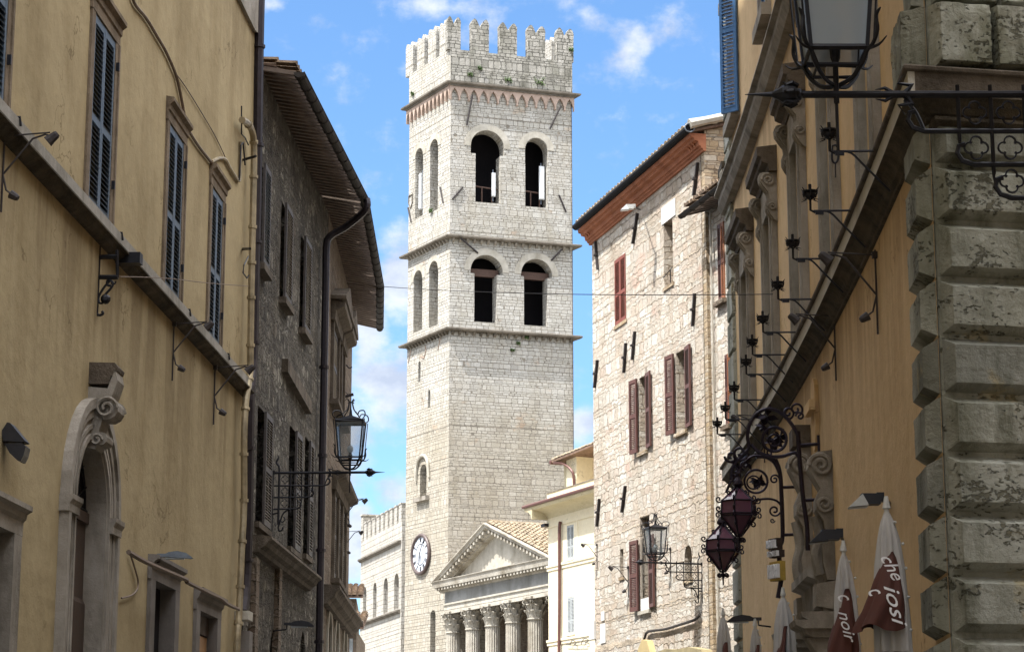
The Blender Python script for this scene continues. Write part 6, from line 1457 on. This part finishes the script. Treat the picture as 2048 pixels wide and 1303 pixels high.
for (xa, ya, _), (cx, cy), nm in zip(tl, cups, names): put_torch(xa, ya, cx, nm)
# elongated iron ring hanging beside the topmost torch holder
Q = RY.perp(RY.px(1742, 300)[0]); mb = MB(); qtube(mb, Q, [(1665, 292), (1664, 318), (1670, 326), (1676, 318), (1677, 298), (1671, 290)], .012, 3, 6, True); qtube(mb, Q, [(1671, 326), (1671, 355)], .007, 1)
tag(mb.build('iron_ring', 'iron', origin=Q.p(*Q.px(1670, 300))), 'long iron ring with a short rod under the topmost torch holder', 'ring')

# ================================================================== SCROLLED BRACKETS WITH HANGING SHOP LANTERNS
def scroll_bracket(uw_, pts_pole, ties, curves, leafs, label):
    Q = RY.perp(uw_); o = Q.p(*Q.px(*pts_pole[0])); mb = MB(); qtube(mb, Q, pts_pole, .030, 4, 8)
    for a, b in ties: qtube(mb, Q, [a, b], .022, 1)
    for c, r_ in curves: qtube(mb, Q, c, r_, 4, 6)
    r = thing('scroll_bracket', label, 'bracket', o, 'scrolled iron brackets of the hanging lanterns'); mb.build('scrolls', 'lantern_iron', r)
    rd = random.Random(5)
    for x, y, s_ in leafs:
        m = MB(); c = Q.p(*Q.px(x, y))
        for k in range(9):
            a = rd.uniform(0, 2*pi); L = s_*rd.uniform(.5, 1.1); e = Vector((Q.d[0]*cos(a), Q.d[1]*cos(a), sin(a))); f = Vector((-Q.d[0]*sin(a), -Q.d[1]*sin(a), cos(a))); n_ = Vector((*Q.n, 0))*.012
            m.add([c, c+e*L*.5+f*L*.22+n_*2, c+e*L+n_, c+e*L*.5-f*L*.22-n_*2, c+n_*3], [(0, 1, 2, 3), (4, 1, 2, 3), (0, 1, 4), (0, 3, 4)])
        m.build('iron_leaf', 'lantern_iron', r)
    return Q
uA_, uB_ = RY.px(1640, 890)[0], RY.px(1590, 1000)[0]
def circ(cx, cy, r_, a0=0, a1=360, n=14): return [(cx+r_*cos(radians(a0+(a1-a0)*i/n)), cy+r_*sin(radians(a0+(a1-a0)*i/n))) for i in range(n+1)]
def curl(cx, cy, r_, a0, turns, n=16, k=.2): return [(cx+r_*(1-(1-k)*i/n)*cos(radians(a0)+turns*2*pi*i/n), cy+r_*(1-(1-k)*i/n)*sin(radians(a0)+turns*2*pi*i/n)) for i in range(n+1)]
QA = scroll_bracket(uA_, [(1596, 862), (1598, 900), (1603, 960), (1607, 1000), (1614, 1050), (1616, 1100)], [((1600, 890), (1640, 887)), ((1607, 1000), (1642, 998)), ((1637, 870), (1639, 905))],
    [([(1600, 890), (1592, 862), (1570, 832), (1545, 818), (1520, 822), (1502, 842), (1495, 870), (1497, 895), (1480, 915), (1465, 935), (1462, 960)], .024), ([(1600, 920), (1590, 905), (1565, 912), (1540, 912), (1518, 903), (1502, 888)], .022),
     (circ(1549, 878, 24), .020), (circ(1549, 880, 12), .013), (curl(1576, 825, 13, 90, -1.3), .015), (curl(1592, 818, 14, 60, -1.3), .015), (curl(1600, 832, 9, 180, 1.2), .013), (curl(1480, 905, 16, 0, 1.4), .018), (curl(1462, 912, 13, 180, -1.3), .015), (curl(1540, 905, 8, 0, -1.2), .012), (curl(1470, 940, 12, -60, 1.5), .014)],
    [(1549, 878, .16), (1535, 832, .16), (1528, 850, .13), (1475, 925, .12), (1560, 870, .10)], 'upper scrolled iron bracket with leaf medallion, mounted right by the carved doorway')
QB = scroll_bracket(uB_, [(1551, 918), (1560, 945), (1563, 990), (1565, 1040), (1565, 1075), (1560, 1090), (1548, 1095)], [((1563, 974), (1590, 973)), ((1565, 1069), (1588, 1068))],
    [([(1551, 918), (1540, 916), (1525, 912), (1505, 912), (1488, 925), (1476, 945), (1462, 962), (1452, 985)], .020), ([(1560, 950), (1548, 925), (1530, 914), (1512, 914)], .020), (circ(1512, 962, 23), .017), (circ(1507, 964, 13), .012),
     (curl(1549, 958, 10, 0, -1.4), .013), ([(1563, 1012), (1555, 1002), (1540, 997), (1520, 998), (1505, 1003), (1490, 1003)], .016), (curl(1549, 1020, 12, 20, 1.3), .014), (curl(1545, 1040, 5, 0, 1.2), .009), (curl(1490, 930, 10, 100, 1.3), .013), (curl(1468, 955, 9, 0, 1.3), .012)],
    [(1514, 958, .14), (1520, 965, .12), (1497, 925, .10), (1480, 945, .08)], 'lower scrolled iron bracket with leaf medallion, carrying the hotel sign')
def hang_lantern(Q, x, ytop, ymid0, ymid1, ybot, rw, label):
    a, zt_ = Q.px(x, ytop); zm1 = Q.px(x, ymid0)[1]; zm0 = Q.px(x, ymid1)[1]; zb_ = Q.px(x, ybot)[1]; c = Q.p(a, 0); R = rw
    r = thing('hanging_lantern', label, 'lantern', Vector((c.x, c.y, zm0)), 'faceted hanging lanterns with curled ironwork'); M = Matrix.Translation((c.x, c.y, 0)) @ Matrix.Rotation(radians(12), 4, 'Z'); n = 6
    g = MB(); g.lathe(M, [(R*.10, zt_-.02), (R*.98, zm1+.01), (R*1.02, zm0), (R*.14, zb_+.03)], n, 0); g.build('glass', 'purple_glass', r)
    f = MB(); V = lambda k, rr, z: M @ Vector((rr*cos(2*pi*k/n), rr*sin(2*pi*k/n), z))
    for k in range(n):
        f.tube([V(k, R*.10, zt_), V(k, R, zm1), V(k, R*1.05, zm0), V(k, R*.14, zb_)], .012, 5)
        for rr, z in ((R, zm1), (R*1.05, zm0), (R*1.02, (zm0*.86+zm1*.14))): f.tube([V(k, rr, z), V(k+1, rr, z)], .011, 5)
        e = M.to_3x3() @ Vector((cos(2*pi*k/n), sin(2*pi*k/n), 0))
        def cu(rr, z, s_, tn, a0):
            c0 = Vector((c.x, c.y, z))+e*(rr+s_); f.tube([c0+e*q[0]+Vector((0, 0, q[1])) for q in spiral((0, 0), s_, s_*.25, a0, tn, 14)], .010, 5)
        cu(R*.98, zm1+.02, .045, 1.2, pi); cu(R*1.02, (zm0+zm1)/2, .040, 1.2, pi); cu(R*1.05, zm0+.01, .040, -1.2, pi); cu(R*.66, zm0+(zb_-zm0)*.40, .042, -1.2, pi); cu(R*.42, zt_+(zm1-zt_)*.42, .03, 1.1, pi)
        cu(.02, zb_-.05, .035, -1.2, pi)
    f.lathe(M, [(.01, zt_+.20), (.03, zt_+.16), (.02, zt_+.12), (.06, zt_+.06), (.075, zt_+.02), (R*.14, zt_-.02)], 10); f.tube([M @ Vector((0, 0, zb_+.03)), M @ Vector((0, 0, zb_-.18))], [.020, .008], 6); f.build('frame', 'lantern_iron', r)
    return r
hang_lantern(QA, 1476, 972, 1002, 1032, 1072, .215, 'upper of two hanging faceted lanterns, dark glass, partly hiding the other')
hang_lantern(QB, 1444, 1048, 1080, 1104, 1143, .225, 'lower of two hanging faceted lanterns, reddish purple glass')
# hotel sign, lettering on two stacked plates under the lower scroll bracket
us_ = RY.u_at(27.9); Q = RY.perp(us_)
a0_, zt_ = Q.px(1536, 1078); a1_ = Q.px(1566, 1078)[0]
sx0 = RY.p(us_, 0).x
r = thing('hotel_sign', 'two-tier hotel sign with white letters and yellow side, hanging under the scrolled bracket', 'sign', Q.p(min(a0_, a1_), zt_))
import itertools
amin, amax = sorted((Q.px(1537, 1100)[0], Q.px(1564, 1100)[0]))
# the plates run obliquely: letters face the approaching walker
SG = Fr(Q.p(amax, 0)[:2], (Q.d[0]*-.35+.0, Q.d[1]*-.35-.94), n=None, side=-1)
e0 = Q.p(amax, 0); ang = radians(62)
dirv = Vector((cos(ang)*-Q.d[0]+sin(ang)*0, cos(ang)*-Q.d[1]-sin(ang), 0)).normalized()
S = Fr((e0.x, e0.y), (dirv.x, dirv.y), side=1)
if S.n[0] > 0: S.n = (-S.n[0], -S.n[1])
WS = .40
wS = abs(S.px(1564, 1120)[0]-S.px(1540, 1120)[0]); 
us0, us1 = S.px(1537, 1110)[0], S.px(1556, 1110)[0]
def plate(xa, ya0, ya1, xb, yb0, yb1, txt, mt):
    u0, z0 = S.px(xa, ya1); _, z1 = S.px(xa, ya0); u1 = S.px(xb, yb1)[0]
    zt1 = S.px(xb, yb0)[1]; lo, hi = min(u0, u1), max(u0, u1); zA, zB = (z0+S.px(xb, yb1)[1])/2, (z1+zt1)/2
    MB().fbox(S, lo, hi, zA, zB, -.10, -.02).build('plate', mt, r)
    Mx = Matrix(((S.d[0]*1, 0, S.n[0], 0), (S.d[1]*1, 0, S.n[1], 0), (0, 1, 0, 0), (0, 0, 0, 1)))
    if Vector((Mx[0][0], Mx[1][0], 0)).cross(Vector((0, 0, 1))).dot(Vector((*S.n, 0))) < 0: Mx = Matrix(((-S.d[0], 0, S.n[0], 0), (-S.d[1], 0, S.n[1], 0), (0, 1, 0, 0), (0, 0, 0, 1)))
    c = S.p((lo+hi)/2, zA+(zB-zA)*.12, .0); text_mesh(txt, .2, Matrix.Translation(c) @ Mx, r, 'letter_white', .02, fit=((hi-lo)*.94, (zB-zA)*.74))
plate(1534, 1081, 1104, 1552, 1070, 1092, 'HOTEL', 'rust_iron')
plate(1536, 1104, 1120, 1556, 1094, 1107, 'DEI', 'rust_iron')
plate(1537, 1131, 1168, 1558, 1112, 1152, 'PRIORI', 'sign_yellow')
mb = MB(); mb.tube([Q.p(*Q.px(1560, 1090)), Q.p(*Q.px(1558, 1112)), Q.p(*Q.px(1562, 1160)), Q.p(*Q.px(1556, 1195))], .03, 6); mb.build('hanger', 'lantern_iron', r)

# ================================================================== CLOSED PARASOLS with brown lettered skirt
def parasol(x, ytop, xl, xr, ybot, ywh, F, hgt, label, brown=None, texts=(), seed=1):
    Q = F.perp(F.px(x, (ytop+ybot)/2, hgt)[0]) ; a, zt_ = Q.px(x, ytop); c = Q.p(a, 0); Yd = c.y; s = Yd/4604
    r = thing('parasol', label, 'parasol', Vector((c.x, c.y, 0)), 'closed white parasols'); rd = random.Random(seed)
    zb_ = Q.px(x, ybot)[1]; wr = (xr-xl)/2*s; n = 72
    xc = ((xl+xr)/2-x)*s
    prof = [(0, .02), (.03, .18), (.10, .42), (.22, .62), (.40, .80), (.60, .90), (.80, .97), (1., 1.)]
    m = MB(); ph = rd.uniform(0, 6)
    for t, f in prof:
        for k in range(n):
            A = 2*pi*k/n; rr = wr*f*(1+.17*cos(8*A+ph+1.2*t)*min(1, t*4)+.07*cos(13*A+ph*2-t)*t+.04*sin(5*A+9*t)); m.v.append(Vector((c.x+xc*t+rr*cos(A), c.y+rr*sin(A)*.8, zt_+(zb_-zt_)*t)))
    for i in range(len(prof)-1):
        for k in range(n): m.f.append((i*n+k, i*n+(k+1) % n, (i+1)*n+(k+1) % n, (i+1)*n+k))
    m.build('canopy', 'canvas_white', r, smooth=True)
    p = MB(); p.tube([(c.x, c.y, 0), (c.x, c.y, zt_+.06)], .022, 8); p.tube([(c.x, c.y, zt_), (c.x, c.y, zt_+.10)], [.035, .015], 8); p.lathe(Matrix.Translation((c.x, c.y, 0)), [(.3, 0), (.3, .08), (.06, .12), (.05, .3)], 16); p.build('pole', 'white_metal', r)
    tb = MB()
    for k, t in enumerate((.10, .25, .42, .62, .85)):
        f = [q for q in prof if q[0] >= t][0][1]; tb.ball(Vector((c.x+xc*t+wr*f*1.06, c.y-.02, zt_+(zb_-zt_)*t)), .014, 6, 4)
    tb.build('rib_ends', 'white_metal', r)['kind'] = 'stuff'
    if brown:
        yb0, yb1, bl, br_ = brown; z1, z0 = Q.px(x, yb0)[1], Q.px(x, yb1)[1]; b = MB(); n = 40; rows = 14; front = []
        for i in range(rows+1):
            t = i/rows; xlf = x+(bl-x)*min(1, t**.8)+2*sin(t*9+seed); xrt = x+8+(br_-x-8)*min(1, (t*1.6)**.5); cx_ = (xlf+xrt)/2; hw = (xrt-xlf)/2*s
            for k in range(n):
                A = 2*pi*k/n; fold = 1+.17*t*cos(5*A+seed+t*2.6)+.12*t*sin(9*A+t*7); dp = max(wr*min(1., .35+t)*1.08+.04, .05)*(1+.1*t)
                b.v.append(Vector((c.x+(cx_-x)*s+hw*cos(A)*fold, c.y+dp*sin(A)*fold-.02, z1+(z0-z1)*t+(.03*sin(3*A+seed)*t))))
        for i in range(rows):
            for k in range(n): b.f.append((i*n+k, i*n+(k+1) % n, (i+1)*n+(k+1) % n, (i+1)*n+k))
        b.f.append(tuple(range(n))); o = b.build('skirt', 'canvas_brown', r, smooth=True)
        for txt, tx, ty, sz, rot, fw in texts:
            y_ = c.y-max(wr*1.25+.12, .12); ax = (tx-1024)/4604; X, Z = None, None
            PF = Fr((0, y_), (1, 0), n=(0, -1)); X, Z = PF.px(tx, ty)
            M = Matrix.Translation((X, y_, Z)) @ Matrix.Rotation(radians(90), 4, 'X') @ Matrix.Rotation(radians(rot), 4, 'Z')
            text_mesh(txt, sz, M, o, 'letter_white', .006, .45, fit=fw)
    return r
parasol(1773, 1016, 1745, 1812, 1303, 0, RY, .45, 'larger closed parasol with brown lettered skirt, next to the rusticated corner', (1105, 1258, 1705, 1800), [('che', 1772, 1136, .2, -62, (.22, .10)), ('iosi', 1776, 1206, .2, -78, (.34, .11)), ('c', 1737, 1186, .2, -60, (.06, .09))], 2)
parasol(1687, 1101, 1665, 1714, 1320, 0, RY, .5, 'smaller closed parasol with brown lettered skirt, below the black floodlight', (1178, 1335, 1640, 1708), [('c', 1676, 1196, .2, -60, (.08, .09)), ('noir', 1683, 1250, .2, -78, (.30, .10))], 5)
parasol(1510, 1250, 1498, 1522, 1345, 0, RY, .5, 'small closed parasol under the dark wing-shaped wall lamp', (1289, 1345, 1502, 1517), (), 7)
parasol(1446, 1229, 1431, 1461, 1345, 0, RY, .8, 'closed parasol with brown panel, farthest, against the narrow house', (1284, 1345, 1436, 1455), (), 9)
parasol(1566, 1190, 1544, 1590, 1345, 0, RY, .55, 'pale greenish closed parasol with brown leaf shape, left of the carved doorway', (1252, 1345, 1541, 1567), (), 11)
# white rain pipe beside the big parasol
u, z = RY.px(1803, 1010); mb = MB(); mb.tube([RY.p(u, .1, .10), RY.p(u, RY.px(1803, 1180)[1], .10)], .035, 8); mb.tube([RY.p(u, RY.px(1803, 1180)[1], .10), RY.p(u, RY.px(1803, 1190)[1], .10)], .045, 8)
tag(mb.build('pipe', 'white_metal', origin=RY.p(u, .1, .1)), 'white pipe on the ochre wall just right of the larger parasol', 'pipe')
# fabric drapes at the foot of the carved doorway
def drape(F, pts, h0, h1, label, mat='canvas_white'): return fabric(F, pts, h0, h1, 'folded_awning', mat, label, 'awning')
0 and drape(RY, [(1600, 1303), (1608, 1262), (1628, 1238), (1640, 1205), (1648, 1230), (1636, 1268), (1612, 1300), (1605, 1330)], .30, .40, 'grey folded awning fabric hanging at the foot of the carved doorway', 'canvas_white')
# thin wire over the street, hair wires on the tower
def wire(p, q, sag, r_, label):
    n = 24; P = [p+(q-p)*(i/n)-Vector((0, 0, sag*4*(i/n)*(1-i/n))) for i in range(n+1)]; mb = MB(); mb.tube(P, r_, 5); return tag(mb.build('street_wire', 'gutter', origin=p), label, 'wire')
pa_ = B3.p(*B3.px(735, 593, .8), .8); pb_ = RY.p(*RY.px(1545, 588, .36), .36)
pe = B3.p(B3.u_at(52), B3.px(700, 594)[1], .0); wire(pe, pb_, .10, .007, 'thin wire spanning the whole street in front of the tower')
wire(TR.p(8.14, TR.px(1150, 200)[1], .06), TR.p(8.14, 12, .06), 0, .018, 'lightning cable running down the right edge of the tower')
# decorative volute at the far end of the palace cornice
Qv = Fr(RY.p(uF-.1, 0, 0)[:2], (-1, 0), n=(0, -1)); mb = MB()
xv, zv = Qv.px(1459, 355); root = [o for o in bpy.data.objects if o.name.startswith('ochre_palace')][0]
mb.tube([Qv.p(xv+q[0], zv+q[1], .05) for q in spiral((0, 0), .17, .03, pi/2, -1.9, 30)], .045, 6)
mb.tube([Qv.p(xv, zv, .0), Qv.p(xv, zv, -.6)], .17, 12); mb.build('scroll_end', 'pale_trim', root)
mb = MB(); a = Qv.px(1461, 322)[0]; mb.fbox(Qv, a-.22, a+.18, Qv.px(1461, 338)[1], Qv.px(1461, 325)[1], -.6, .1); mb.fbox(Qv, a-.14, a+.14, Qv.px(1461, 352)[1], Qv.px(1461, 339)[1], -.5, .05); mb.build('scroll_cap', 'dark_trim', root)
